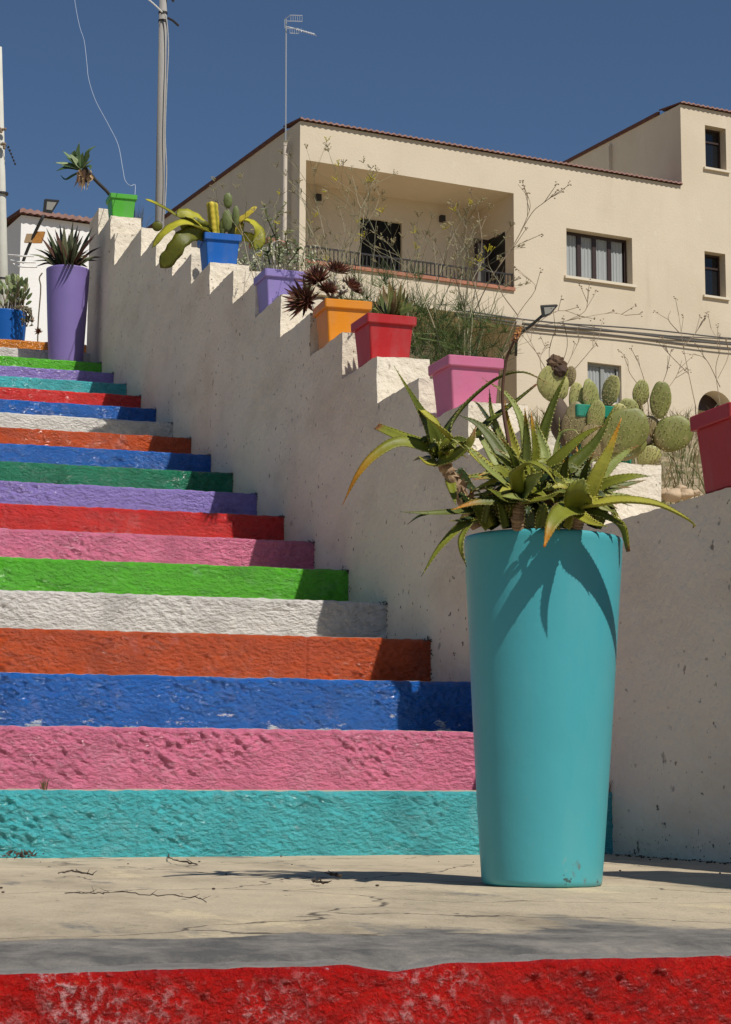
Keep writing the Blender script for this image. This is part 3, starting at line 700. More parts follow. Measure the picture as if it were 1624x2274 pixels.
# agave in the purple planter
dp = depth_of(PURC+Vector((0, 0, .6))); A1 = at_factory(0, 396.5, 0.1744, dp); s1 = 0.1744*dp/F_PX
ag = MB(); DG = lin(70, 78, 52); DGL = lin(112, 114, 84); MAR = lin(84, 56, 44)
for (tx, ty, w, c) in ((590, 630, 60, DG), (700, 640, 56, MAR), (760, 575, 46, DG), (815, 590, 62, DGL), (930, 545, 58, DGL), (990, 592, 56, DG), (1022, 640, 50, MAR),
                       (1180, 612, 60, DG), (1232, 690, 50, MAR), (1285, 870, 46, MAR), (1300, 1000, 40, DG), (1240, 1045, 44, MAR), (1200, 745, 56, MAR), (520, 740, 60, MAR),
                       (600, 745, 58, DG), (440, 890, 50, DG), (372, 965, 40, DGL), (415, 1050, 46, DG), (455, 1120, 50, MAR), (880, 700, 70, DG), (660, 800, 64, DGL),
                       (1060, 720, 60, DG), (1130, 830, 58, MAR), (560, 900, 60, DGL), (760, 760, 66, MAR), (980, 770, 66, DGL), (1120, 1130, 44, MAR), (500, 1000, 50, DG)):
    bx = 850+(tx-850)*.28+random.uniform(-20, 20); by = 1110+random.uniform(-10, 20); dz = random.uniform(-.13, .12)
    mx_, my_ = (bx+tx)/2+random.uniform(-15, 15), (by+ty)/2-abs(tx-850)*.10
    leaf(ag, [A1(bx, by, dz*.4), A1(mx_, my_, dz*.8), A1(tx, ty, dz)], w*.5*s1*1.6, VIEW*.6+Vector((-(tx-850)/600, 0, .6)), c, lin(60, 40, 30), teeth=False, n=12, tipstart=.85, wprof=lambda s: max(.03, (.7+.6*s if s < .4 else .94)*(1-s**2.2)))
for i in range(34):
    a_ = random.uniform(-1.35, 1.35); l_ = random.uniform(240, 430); dz = random.uniform(-.14, .14); tx, ty = 850+sin(a_)*l_, 1095-cos(a_)*l_
    bx = 850+(tx-850)*.2
    leaf(ag, [A1(bx, 1110, dz*.3), A1((bx+tx)/2, (1110+ty)/2-25, dz*.7), A1(tx, ty, dz)], random.uniform(20, 32)*s1, VIEW*.5+Vector((-sin(a_)*.6, 0, .6)), random.choice((DG, DG, DGL, MAR, lin(58, 64, 44))), lin(60, 40, 30), teeth=False, n=10, tipstart=.85, wprof=lambda s: max(.03, (.7+.6*s if s < .4 else .94)*(1-s**2.2)))
for i in range(3):
    x = 840+i*45; leaf(ag, [A1(x, 1100, -.12), A1(x-10, 1090, -.19), A1(x-25, 1060, -.23)], 20*s1, UPH, DG, MAR, teeth=False, n=8)
o = thing('agave_plant', 'dark spiky agave with maroon tinged leaves in the purple planter', 'plant', PURC+Vector((0, 0, PUH-.02)))
to_local(ag, o).build('leaves', M_LEAF, o, smooth=True)
core = MB(); core.cur = MAR; core.blob(PURC+Vector((0, 0, PUH-.01)), Vector((.06, 0, 0)), Vector((0, .06, 0)), Vector((0, 0, .05))); to_local(core, o).build('heart', M_LEAF, o, smooth=True)

# leaning agave in the green pot
gd = depth_of(POT['green'].location+Vector((0, 0, .2))); A2 = at_factory(0, 317, 0.3418, gd); s2 = 0.3418*gd/F_PX
o = thing('agave_plant', 'agave rosette on a bent bare trunk leaning out of the green pot', 'plant', POT['green'].location+Vector((0, 0, .17)))
tk = MB(); tk.cur = lin(52, 44, 36)
tk.tube(crom([A2(770, 390, .0), A2(720, 345, -.02), A2(690, 310, -.03), A2(640, 262, -.05), A2(590, 210, -.06), A2(545, 165, -.06)], 14), [13*s2*.85]*10+[15*s2, 16*s2, 18*s2, 20*s2], 8)
to_local(tk, o).build('trunk', M_DRY, o, smooth=True)
lv = MB(); GA = lin(98, 122, 78); GB = lin(66, 88, 50); GC = lin(136, 150, 108)
for pts, w, c in (([(530, 165), (470, 110), (405, 50)], 52, GA), ([(530, 160), (480, 90), (488, 48)], 50, GB), ([(525, 160), (505, 80), (516, -5)], 40, GB), ([(535, 160), (565, 90), (580, 50), (628, 18)], 42, GA),
                  ([(530, 170), (440, 140), (352, 128)], 44, GC), ([(525, 175), (440, 160), (365, 182)], 42, GB), ([(525, 185), (470, 215), (425, 238), (392, 208)], 22, GB), ([(540, 165), (570, 130), (600, 110)], 44, GC),
                  ([(530, 165), (500, 130), (455, 70)], 54, GC), ([(530, 165), (530, 110), (540, 60)], 50, GA), ([(525, 170), (460, 150), (395, 145)], 46, GA), ([(540, 170), (580, 150), (590, 175)], 36, GB), ([(520, 170), (470, 120), (430, 95)], 50, GB)):
    dz = random.uniform(-.09, .05)
    leaf(lv, [A2(x, y, -.06+dz*i/(len(pts)-1)) for i, (x, y) in enumerate(pts)], w*.5*s2, VIEW*.8+Vector((.2, 0, random.uniform(.2, 1))), c, lin(60, 52, 30), teeth=False, n=12, tipstart=.9, wprof=lambda s: max(.03, (.55+1.1*s if s < .42 else 1.0)*(1-s**2.6)))
to_local(lv, o).build('rosette', M_LEAF, o, smooth=True)
dd = MB()
for i in range(34):
    x = random.uniform(510, 590); y = random.uniform(170, 215); dd.cur = random.choice((lin(190, 158, 116), lin(120, 92, 64), lin(84, 62, 46), lin(214, 190, 150)))
    l = random.uniform(40, 110); z = random.uniform(-.12, -.0)
    p = [A2(x, y, z), A2(x+random.uniform(-18, 18), y+l*.5, z+random.uniform(-.02, .02)), A2(x+random.uniform(-30, 22), y+l, z)]
    leaf(dd, p, random.uniform(7, 13)*s2, VIEW, dd.cur, None, teeth=False, n=6)
to_local(dd, o).build('dead_leaves', M_LEAF, o)

# thin dead leaves hanging out behind the green pot stay with a small grass tuft
def grass_tuft(name, label, cat, base, n, h, spread, cols, parent=None, lean=(0, 0), rad=0.0016):
    mb = MB()
    for i in range(n):
        a = random.uniform(0, 2*pi); r = random.uniform(0, spread)
        hh = h*random.uniform(.45, 1.1); l = random.uniform(.05, .55)*hh
        b = Vector((base[0]+cos(a)*r*.4, base[1]+sin(a)*r*.4, base[2]))
        m1 = b+Vector((cos(a)*l*.35+lean[0]*hh*.4, sin(a)*l*.35+lean[1]*hh*.4, hh*.6)); e = b+Vector((cos(a)*l+lean[0]*hh, sin(a)*l+lean[1]*hh, hh))
        mb.cur = random.choice(cols); mb.tube([b, m1, e], [rad, rad*.8, rad*.3], 3, cap=False)
    o = mb.build(name, M_DRY); tag(o, label, cat); return o
DRYC = (lin(176, 160, 120), lin(150, 132, 92), lin(124, 112, 80), lin(196, 182, 146))
p = POT['green'].location
grass_tuft('dry_grass_tuft', 'dry grey tuft of grass behind the bright green pot', 'grass tuft', (p.x+.13, p.y+.14, p.z+.0), 70, .16, .2, (lin(90, 84, 70), lin(126, 118, 96), lin(70, 70, 54)))

# sprawling cactus in the blue pot
bd = depth_of(POT['blue'].location+Vector((0, 0, .2))); A3 = at_factory(317, 396.5, 0.1953, bd); s3 = 0.1953*bd/F_PX
o = thing('sprawling_cactus', 'yellowish cactus with flat wavy stems hanging from the blue pot', 'cactus', POT['blue'].location+Vector((0, 0, .17)))
YG = lin(176, 170, 48); OG = lin(122, 122, 32); OD = lin(92, 94, 24); YY = lin(214, 190, 66)
def wavy(mb, pts, w, hint, c, tip=None, thick=.22, n=20):
    leaf(mb, pts, w*.5*s3, hint, c, tip, thick=thick, gutter=.12, teeth=False, n=n, tipstart=.4, wprof=lambda s: (.72+.28*min(1, s*4))*(1+.085*sin(s*30))*(max(.0, 1-max(0, s-.86)/.14))**.5*1.0+.02)
W1 = MB(); wavy(W1, [A3(770, 640, -.02), A3(700, 540, -.06), A3(600, 440, -.09), A3(480, 395, -.11), A3(385, 425, -.12)], 140, Vector((.4, 0, .6))+VIEW*.9, YG, OG)
W2 = MB(); wavy(W2, [A3(395, 425, -.11), A3(280, 350, -.11), A3(150, 280, -.11), A3(28, 228, -.1)], 105, Vector((.3, 0, 1))+VIEW*.55, OG, YG)
W3 = MB(); wavy(W3, [A3(770, 640, -.04), A3(620, 540, -.14), A3(440, 500, -.2), A3(250, 610, -.22), A3(105, 790, -.2)], 150, Vector((-.2, 0, .9))+VIEW*.75, YG, YG)
W4 = MB(); wavy(W4, [A3(740, 640, -.06), A3(580, 620, -.16), A3(440, 700, -.22), A3(340, 850, -.22), A3(200, 1015, -.2)], 190, VIEW*1.0+Vector((-.2, 0, -.1)), OD, OD)
W5 = MB(); wavy(W5, [A3(740, 640, -.02), A3(640, 560, -.08), A3(520, 540, -.1), A3(430, 560, -.1)], 200, VIEW+Vector((0, 0, -.2)), OD, OG)
W6 = MB(); W6.cur = OD; W6.blob(A3(165, 540, -.1), RGT*62*s3, UPV*60*s3, FWD*20*s3)
W7 = MB(); wavy(W7, [A3(1080, 640, .02), A3(1085, 500, .02), A3(1180, 420, 0), A3(1300, 320, -.02)], 120, VIEW*.8+Vector((-.3, 0, .9)), YY, YY)
W8 = MB(); wavy(W8, [A3(1060, 650, .03), A3(1120, 480, .04), A3(1250, 500, .03), A3(1330, 620, .02), A3(1290, 830, 0)], 150, Vector((.2, 0, .8))+VIEW*.5, YG, OG)
W9 = MB(); wavy(W9, [A3(1080, 680, .05), A3(1180, 660, .07), A3(1260, 700, .07), A3(1290, 800, .06)], 110, VIEW, YG, YG)
for mb in (W1, W2, W3, W4, W5, W6, W7, W8, W9): to_local(mb, o).build('stem', M_LEAF, o, smooth=True)
W10 = MB()   # ribbed upright column
base = A3(825, 660, .0); top = A3(785, 255, 0); axc = top-base; n = 18
for i in range(n+1):
    s = i/n; p = base+axc*s; r = 66*s3*(1+.05*sin(s*38))*(1 if s < .93 else max(.05, sqrt(max(0, 1-((s-.93)/.07)**2))))
    for j in range(24):
        a = 2*pi*j/24; rr = r*(.72+.28*abs(cos(a*2))**.6)
        k = abs(cos(a*2)); W10.vert(p+RGT*cos(a)*rr+FWD*sin(a)*rr, mix(OG, YY, k*.9))
for i in range(n):
    for j in range(24): W10.face(i*24+j, i*24+(j+1) % 24, (i+1)*24+(j+1) % 24, (i+1)*24+j)
W10.face(*range(n*24, n*24+24))
to_local(W10, o).build('column', M_LEAF, o, smooth=True)
for cx, cy, rx, ry, dz in ((970, 250, 52, 92, .02), (960, 480, 62, 130, -.02), (1060, 430, 42, 125, .0), (905, 560, 40, 110, .05), (1010, 560, 50, 110, .03)):
    b = MB(); b.cur = lin(108, 118, 70)
    b.blob(A3(cx, cy, dz), RGT*rx*s3, UPV*ry*s3, FWD*rx*.55*s3, 20, 14, lambda x, y, z: 1+.05*cos(atan2(y, x)*10))
    to_local(b, o).build('pad', M_LEAF, o, smooth=True)

# succulent rosettes
def rosette(mb, c, axis, R, n, w, cols, tip, teeth=False, rise=(.15, 1.3)):
    axis = Vector(axis).normalized(); a0 = axis.orthogonal().normalized(); b0 = axis.cross(a0)
    for i in range(n):
        f = i/n; az = i*2.39996; el = rise[0]+(rise[1]-rise[0])*f
        d = (a0*cos(az)+b0*sin(az))*cos(el)+axis*sin(el); l = R*(1-.45*f)*random.uniform(.85, 1.1)
        p0 = c+d*.08*R; p2 = c+d*l+axis*.10*R; p1 = (p0+p2)/2+(axis*-.04)*R
        leaf(mb, [p0, p1, p2], w, axis+d*-.2, random.choice(cols), tip, teeth=teeth, n=9, tipstart=.75, wprof=lambda s: max(.03, (.8+.5*s if s < .35 else .98)*(1-s**2)))
yd = depth_of(POT['yellow'].location+Vector((0, 0, .2))); A4 = at_factory(618.5, 555, 0.1953, yd); s4 = 0.1953*yd/F_PX
o = thing('spiky_succulent', 'maroon succulent with several spiky rosettes in the orange yellow pot', 'plant', POT['yellow'].location+Vector((0, 0, .17)))
MR = (lin(112, 68, 56), lin(86, 48, 40), lin(140, 90, 70), lin(106, 80, 54))
for (cx, cy, R, ax, dz) in ((440, 360, 150, (-.5, -.55, .75), -.03), (660, 260, 125, (.1, -.4, .9), .03), (310, 590, 175, (-.8, -.6, .2), -.08), (820, 440, 110, (.6, -.4, .7), .02), (560, 470, 90, (0, -.7, .7), -.02)):
    mb = MB(); rosette(mb, A4(cx, cy, dz), ax, R*1.7*s4, 64, 30*s4, MR, lin(52, 26, 22)); to_local(mb, o).build('rosette', M_LEAF, o, smooth=True)
sm = MB()
for a, b in (((600, 560), (440, 400)), ((620, 560), (600, 400)), ((610, 540), (650, 300)), ((640, 560), (790, 460)), ((540, 560), (360, 570))):
    sm.cur = lin(176, 166, 150); sm.tube(crom([A4(*a, .02), A4((a[0]+b[0])/2+10, (a[1]+b[1])/2-20, .0), A4(*b, -.01)], 7), 17*s4, 7)
for i in range(16):
    sm.cur = random.choice((lin(196, 188, 172), lin(150, 140, 124), lin(90, 82, 70)))
    c = A4(random.uniform(540, 760), random.uniform(340, 500), random.uniform(-.03, .03)); sm.blob(c, RGT*16*s4, UPV*20*s4, FWD*12*s4, 7, 5)
to_local(sm, o).build('stem', M_DRY, o, smooth=True)

# green aloe in the red pot
rd = depth_of(POT['red'].location+Vector((0, 0, .2))); A5 = at_factory(618.5, 555, 0.1953, rd); s5 = 0.1953*rd/F_PX
o = thing('aloe_plant', 'small upright green aloe growing in the red pot beside the orange one', 'plant', POT['red'].location+Vector((0, 0, .17)))
mb = MB(); GR = (lin(104, 112, 58), lin(82, 92, 48), lin(122, 118, 66), lin(112, 96, 60))
for (tx, ty) in ((1262, 330), (1400, 350), (1190, 385), (1485, 480), (1125, 520), (1540, 570), (1330, 420), (1150, 440), (1445, 420), (1220, 470), (1370, 480), (1100, 600), (1570, 640), (1290, 400), (1060, 660), (1480, 600), (1180, 560), (1420, 560)):
    dz = random.uniform(-.05, .07); bx = 1285+(tx-1285)*.3
    leaf(mb, [A5(bx, 740, dz*.4), A5((bx+tx)/2+(tx-1285)*.1, 600+(ty-400)*.3, dz), A5(tx, ty, dz)], 54*s5, VIEW*.6+Vector(((1285-tx)/500, 0, .6)), random.choice(GR), BR, n=12, tsz=.8)
to_local(mb, o).build('leaves', [M_LEAF, M_TOOTH], o, smooth=True)

# thin twigs in the lilac pot
ld = depth_of(POT['lilac'].location+Vector((0, 0, .2))); A6 = at_factory(539, 436, 0.3027, ld); s6 = 0.3027*ld/F_PX
o = thing('twiggy_plant', 'thin leggy stems with a few leaves in the lilac pot', 'plant', POT['lilac'].location+Vector((0, 0, .17)))
mb = MB(); lf = MB()
for i, pts in enumerate(([(250, 500), (245, 330), (248, 150), (320, 50)], [(250, 320), (190, 180), (160, 70)], [(300, 500), (330, 400), (310, 300), (350, 250)], [(200, 500), (180, 420), (120, 380)], [(250, 500), (270, 420), (250, 260)], [(330, 500), (400, 400), (380, 330)], [(230, 500), (200, 380), (215, 300)])):
    mb.cur = random.choice((lin(66, 66, 42), lin(96, 90, 62))); P = crom([A6(x, y, random.uniform(-.04, .04)) for x, y in pts], 9)
    mb.tube(P, [.0035-.0018*q/8 for q in range(9)], 5)
    for q in range(14):
        c = P[random.randrange(2, 9)]; d = Vector((random.uniform(-1, 1), random.uniform(-1, 1), random.uniform(-.3, 1))).normalized()
        leaf(lf, [c, c+d*.014, c+d*.028], .006, VIEW+UPH, random.choice((lin(86, 98, 48), lin(110, 116, 66), lin(66, 80, 40))), None, teeth=False, n=5)
to_local(mb, o).build('stem', M_DRY, o); to_local(lf, o).build('leaves', M_LEAF, o)

# trailing succulents in the blue round planter
o = thing('trailing_succulent', 'grey green trailing succulent with paddle leaves in the blue round planter', 'plant', BPC+Vector((0, 0, BPH-.02)))
sd_ = depth_of(BPC); A7 = at_factory(0, 396.5, 0.1744, sd_); s7 = 0.1744*sd_/F_PX
up_ = MB(); tr = MB(); st = MB(); st.cur = lin(120, 104, 80)
GG = (lin(126, 140, 96), lin(104, 120, 74), lin(150, 160, 112), lin(90, 104, 62))
for i in range(62):
    bx = random.uniform(20, 300); tx = bx+random.uniform(-90, 130); ty = random.uniform(1230, 1560)+abs(tx-200)*.25; dz = random.uniform(-.12, .1)
    d = A7(tx, ty, dz)-A7(bx, 1650, dz*.5); d.normalize(); c = A7(tx, ty, dz); l = random.uniform(60, 110)*s7
    leaf(up_, [c-d*l*.6, c, c+d*l*.6], random.uniform(20, 34)*s7, VIEW+Vector((random.uniform(-1, 1), 0, .6)), random.choice(GG), None, teeth=False, n=7, wprof=lambda s: max(.1, sin(min(1, .12+s*.86)*pi)**.7))
    if i % 3 == 0: st.tube([A7(bx, 1680, dz*.5), A7((bx+tx)/2, (1650+ty)/2, dz*.8), c], 7*s7, 5)
for k in range(9):
    x = 240+k*12; z = random.uniform(-.19, -.1); P = crom([A7(150+k*10, 1640, z*.5), A7(x+40, 1660, z), A7(x+60+random.uniform(-30, 60), 1760, z), A7(x+60+random.uniform(-60, 90), 1800+random.uniform(0, 110), z)], 9)
    st.tube(P, 5*s7, 5)
    for q in range(26):
        c = P[random.randrange(1, 9)]; d = Vector((random.uniform(-1, 1), random.uniform(-1, .3), random.uniform(-.5, 1))).normalized()
        leaf(tr, [c, c+d*16*s7, c+d*34*s7], 12*s7, VIEW+UPH, random.choice((lin(112, 112, 92), lin(136, 132, 108), lin(96, 98, 76), lin(150, 128, 104))), None, teeth=False, n=5, wprof=lambda s: max(.1, sin(min(1, .15+s*.85)*pi)))
to_local(up_, o).build('paddle_leaves', M_LEAF, o, smooth=True); to_local(tr, o).build('trailing_leaves', M_LEAF, o, smooth=True); to_local(st, o).build('stem', M_DRY, o)
# small dried flower head hanging from a bare stalk next to the purple planter
o = thing('dried_flower', 'brown dried flower head on a bare stalk by the purple planter', 'plant', A7(480, 2080, .0))
a = MB(); a.cur = lin(120, 108, 86); a.tube(crom([A7(480, 2080, 0), A7(488, 1800, -.02), A7(520, 1400, -.02), A7(500, 1270, -.02), A7(540, 1200, -.02)], 12), 9*s7, 5); to_local(a, o).build('stalk', M_DRY, o)
a = MB(); rosette(a, A7(490, 1950, -.04), (-.2, -1, .2), 66*s7, 26, 11*s7, (lin(110, 66, 44), lin(84, 50, 36), lin(140, 92, 60)), lin(60, 36, 28)); to_local(a, o).build('flower_head', M_LEAF, o)

# ------------------------------------------------------------------ prickly pear in the jade pot
jd = depth_of(POT['jade'].location+Vector((0, .05, .25))); A8 = at_factory(1031, 634.4, 0.3652, jd); s8 = 0.3652*jd/F_PX
o = thing('prickly_pear', 'tall prickly pear cactus with scarred oval pads behind the big aloe', 'cactus', POT['jade'].location+Vector((0, 0, .17)))
M_PAD = mat('pad_skin', tint=True, rough=0.5, var=0.2, vscale=22, bump=0.001, bscale=90)
overlay(M_PAD, lin(168, 150, 104), 18, 0.54, 0.66, detail=8, mask=(7, .40, .56), rough=.7)
overlay(M_PAD, lin(84, 66, 44), 34, 0.62, 0.68, detail=7, mask=(8, .46, .6))
M_SPINE = mat('spine_cushions', lin(176, 160, 116), 0.8); 
def pad(cx, cy, w, h, rot, dz, col, col2=None, yaw=0.0, dots=True):
    c = A8(cx, cy, dz); r = radians(rot)
    R0 = RGT*cos(yaw)+FWD*sin(yaw); D0 = FWD*cos(yaw)-RGT*sin(yaw)
    X = R0*cos(r)+UPV*sin(r); Y = UPV*cos(r)-R0*sin(r)
    b = MB(); b.cur = col; hw, hh, th = w*.5*s8, h*.5*s8, min(w, h)*.12*s8
    def shp(x, y, z):   # egg: narrower at its foot
        return 1+.05*N3(x*2, y*2, cx)
    b.blob(c, X*hw, D0*th, Y*hh, 30, 22, lambda x, y, z: (1-.20*max(0, -z))*(1+.09*N3(x*1.6+cx, y*2, z*1.6)+.03*N3(x*5+cx, y*3, z*5)))
    if col2:
        for i, v in enumerate(b.v):
            q = (Vector(v)-c).dot(Y)/hh; b.c[i] = mix(col, col2, smooth(.2, 1, -q))
    po = to_local(b, o).build('pad', M_PAD, o, smooth=True)
    if dots:
        d = MB()
        for i in range(-3, 4):
            for j in range(-4, 5):
                u = (i+.5*(j % 2))*.27+random.uniform(-.07, .07); v = j*.22+random.uniform(-.06, .06)
                if u*u+v*v > .86 or random.random() < .12: continue
                k = sqrt(max(0, 1-u*u-v*v)); p = c+X*u*hw+Y*v*hh-D0*th*k*1.0
                d.blob(p, X*.0019, D0*.0016, Y*.0019, 6, 4)
                for q in range(2):
                    dr = (X*random.uniform(-.6, .6)+Y*random.uniform(-.6, .6)-D0).normalized(); d.tube([p, p+dr*.009], [.0005, .0002], 3, cap=False)
        to_local(d, o).build('spines', M_SPINE, po)
PG = lin(146, 148, 82); PL = lin(172, 168, 102); PB = lin(150, 132, 92); PD = lin(124, 126, 64)
pad(545, 610, 180, 250, 22, -.12, PL, PG)
pad(700, 740, 115, 310, 8, -.13, PL, PB)
pad(772, 690, 108, 240, 8, -.14, PG, PB, .3)
pad(890, 648, 112, 225, -14, .02, PL, PB, -.4)
pad(1076, 660, 104, 175, -6, -.13, PG, PB, .2)
pad(1194, 705, 126, 250, -6, -.14, PD, PG)
pad(965, 890, 250, 350, -58, -.19, PD, PB)
pad(1262, 905, 215, 270, -62, -.14, PD, PB)
pad(1110, 865, 170, 150, 20, -.13, PB, PB)
pad(870, 1030, 170, 220, -20, -.16, PB, lin(110, 84, 56))
pad(1085, 1150, 170, 110, 10, -.05, PL, PB)
pad(940, 1360, 100, 80, 0, -.08, PG, PB)
pad(640, 560, 80, 150, -14, .06, PB, lin(110, 90, 60))
pad(960, 985, 300, 190, 10, -.165, PD, PB)
pad(800, 960, 180, 250, 14, -.18, PB, lin(120, 100, 66))
pad(690, 850, 150, 280, 6, -.17, lin(134, 124, 84), PB)
pad(1000, 760, 130, 150, 12, -.15, PG, PB)
pad(1130, 1040, 150, 130, 30, -.14, PL, PB)
pad(760, 850, 120, 230, -6, -.15, PB, lin(110, 90, 60))
pad(660, 890, 130, 240, 12, -.17, lin(128, 112, 78), lin(92, 72, 52))
pad(800, 800, 110, 210, -10, -.18, PG, PB)
pad(960, 790, 100, 150, 24, -.18, PL, PB)
pad(1030, 780, 120, 170, -10, -.10, PB, PB)
pad(1150, 960, 150, 110, 8, -.12, PD, PB)
tr = MB(); tr.cur = lin(92, 76, 60)
tr.tube(crom([A8(800, 1060, -.12), A8(700, 960, -.13), A8(610, 880, -.13), A8(585, 780, -.13), A8(560, 700, -.12)], 12), [70*s8, 72*s8, 76*s8, 78*s8, 78*s8, 76*s8, 74*s8, 70*s8, 64*s8, 56*s8, 48*s8, 40*s8], 12)
tr.tube(crom([A8(820, 1060, -.13), A8(790, 900, -.13), A8(782, 790, -.13)], 6), 30*s8, 8); tr.tube(crom([A8(830, 1080, -.13), A8(950, 1000, -.13), A8(1130, 930, -.13)], 6), 34*s8, 8)
to_local(tr, o).build('trunk', M_DRY, o, smooth=True)
dt = MB(); dt.cur = lin(96, 72, 50)
dt.blob(A8(560, 490, -.11), RGT*62*s8, FWD*40*s8, UPV*60*s8, 16, 12, lambda x, y, z: 1+.45*N3(x*2.5, y*2.5, z*2.5)+.25*N3(x*7, y*7, z*7))
dt.cur = lin(70, 50, 36); dt.blob(A8(585, 520, -.13), RGT*40*s8, FWD*20*s8, UPV*34*s8, 12, 8, lambda x, y, z: 1+.5*N3(x*3, y*3, z*3+9))
to_local(dt, o).build('withered_pad', M_DRY, o)

# ------------------------------------------------------------------ weeds behind the wall
def sprig(mb, ums, p, d, l, r, depth, cols, yellow=.1, droop=0.15):
    k = 5; pts = [p]; q = p.copy(); dd = d.normalized()
    for i in range(k):
        dd = (dd+Vector((random.uniform(-.13, .13), random.uniform(-.13, .13), random.uniform(-.08, .08)))).normalized(); q = q+dd*l/k; pts.append(q.copy())
    mb.cur = random.choice(cols); mb.tube(pts, [r*(1-.5*i/k) for i in range(k+1)], 4, cap=False)
    if depth > 0:
        for i in range(random.choice((2, 3, 3))):
            j = random.randrange(2, k+1); a = random.uniform(0, 2*pi)
            nd = (dd+Vector((cos(a), sin(a), random.uniform(-.1, .35)))*random.uniform(.45, .95)).normalized()
            sprig(mb, ums, pts[j], nd, l*random.uniform(.42, .68), r*.62, depth-1, cols, yellow)
    else:
        yl = random.random() < yellow; um = MB(); ums.append(um); um.cur = lin(190, 178, 40) if yl else random.choice((lin(160, 150, 112), lin(130, 120, 88)))
        for i in range(7):    # umbel
            a = random.uniform(0, 2*pi); nd = (dd+Vector((cos(a), sin(a), .1))*.8).normalized(); e = q+nd*random.uniform(.014, .032)
            um.tube([q, e], [.0012, .0009], 3, cap=False); um.blob(e, Vector((.0032, 0, 0)), Vector((0, .0032, 0)), Vector((0, 0, .0022)), 5, 3)
FC = (lin(104, 104, 72), lin(138, 132, 104), lin(66, 68, 44), lin(160, 152, 124)); TW = (lin(138, 118, 96), lin(112, 94, 76), lin(158, 140, 116))
def weed(name, label, cat, group, x, y, dep, height, n, cols, lv, spread=.42, r=.0024, yellow=.1, fr=0):
    q = P3(x, y, dep); b = Vector((q.x, q.y, ground_z(q.x, q.y)-.02)); full = height+(q.z-b.z)
    o = thing(name, label, cat, b, group); a = MB(); u = []
    for i in range(n):
        d = Vector((random.uniform(-spread, spread), random.uniform(-spread, spread), 1)).normalized()
        base = b+Vector((random.uniform(-.06, .06), random.uniform(-.06, .06), 0)); l0 = max(0.02, (q.z-b.z))
        knee = base+d*l0; a.cur = random.choice(cols); a.tube([base, knee], [r*1.25, r], 5)
        sprig(a, u, knee, d, height*random.uniform(.5, .72), r, lv, cols, yellow)
    to_local(a, o).build('stems', M_DRY, o)
    for q_ in u: to_local(q_, o).build('flower_head', M_DRY, o)
    if fr:
        f = MB()
        for i in range(fr):
            c = b+Vector((random.uniform(-.16, .16), random.uniform(-.16, .16), (q.z-b.z)*.7+random.uniform(-.05, height*.5)))
            f.cur = random.choice((lin(70, 92, 40), lin(96, 112, 56), lin(54, 72, 34)))
            for j in range(13):
                dr = Vector((random.uniform(-.6, .6), random.uniform(-.6, .6), random.uniform(-.1, 1))).normalized(); f.tube([c, c+dr*random.uniform(.05, .15)], [.0013, .0005], 3, cap=False)
        to_local(f, o).build('fronds', M_DRY, o)
WG = 'wild fennel plants behind the wall'
random.seed(21)
for (x, y, dep, h, n, lab, fr) in (
        (705, 640, 9.6, .50, 4, 'dry wild fennel rising between the lilac pot and the maroon succulent', 20),
        (800, 650, 9.2, .62, 6, 'tallest tangle of wild fennel, in front of the dark balcony window', 30),
        (880, 660, 8.8, .60, 7, 'wild fennel with thin crossing stems behind the red pot', 40),
        (965, 700, 8.4, .46, 7, 'green feathery wild fennel just right of the red pot', 80),
        (1030, 730, 8.0, .42, 5, 'wild fennel with long arching stems behind the pink pot', 50),
        (590, 560, 11.5, .20, 3, 'short wispy fennel behind the lilac pot', 16)):
    weed('wild_fennel', lab, 'wild plant', WG, x, y, dep, h, n, FC, 2, yellow=.12, fr=fr)
# bare branch of a dead weed in front of the facade
def traced_branch(mb, ums, pts, dep, r=.0023, col=None):
    P = crom([P3(x, y, dep+random.uniform(-.05, .05)) for x, y in pts], 3*len(pts)); mb.cur = col or random.choice(TW)
    mb.tube(P, [r*(1-.6*i/len(P)) for i in range(len(P))], 4)
    for i in range(len(P)//2, len(P)):
        if random.random() < .55:
            d = (P[i]-P[i-1]).normalized()+Vector((random.uniform(-.9, .9), 0, random.uniform(-.2, .9))); d.normalize(); e = P[i]+d*random.uniform(.04, .11)
            mb.tube([P[i], e], [.0018, .0012], 3, cap=False)
            um = MB(); ums.append(um)
            for q in range(4): um.cur = random.choice(TW); um.blob(e+Vector((random.uniform(-.012, .012), 0, random.uniform(-.012, .012))), Vector((.004, 0, 0)), Vector((0, .004, 0)), Vector((0, 0, .003)), 5, 3)
def branchy(label, paths, dep, group='dead weeds in front of the facade'):
    x, y = paths[0][0]; q = P3(x, y, dep); b = Vector((q.x, q.y, ground_z(q.x, q.y)-.02)); o = thing('dead_weed', label, 'wild plant', b, group); a = MB(); u = []
    a.cur = TW[1]; a.tube([b, q], [.0035, .0026], 5)
    for p in paths: traced_branch(a, u, p, dep)
    to_local(a, o).build('stems', M_DRY, o)
    for q_ in u: to_local(q_, o).build('seed_head', M_DRY, o)
branchy('dead weed arching high beside the balcony corner', [[(1040, 720), (1090, 620), (1141, 544), (1173, 477), (1176, 444), (1151, 409)], [(1141, 544), (1180, 475), (1205, 452), (1233, 432)], [(1090, 620), (1130, 560), (1172, 532)], [(1040, 720), (1010, 600), (1000, 480)], [(1040, 720), (1070, 560), (1062, 470)]], 8.3)
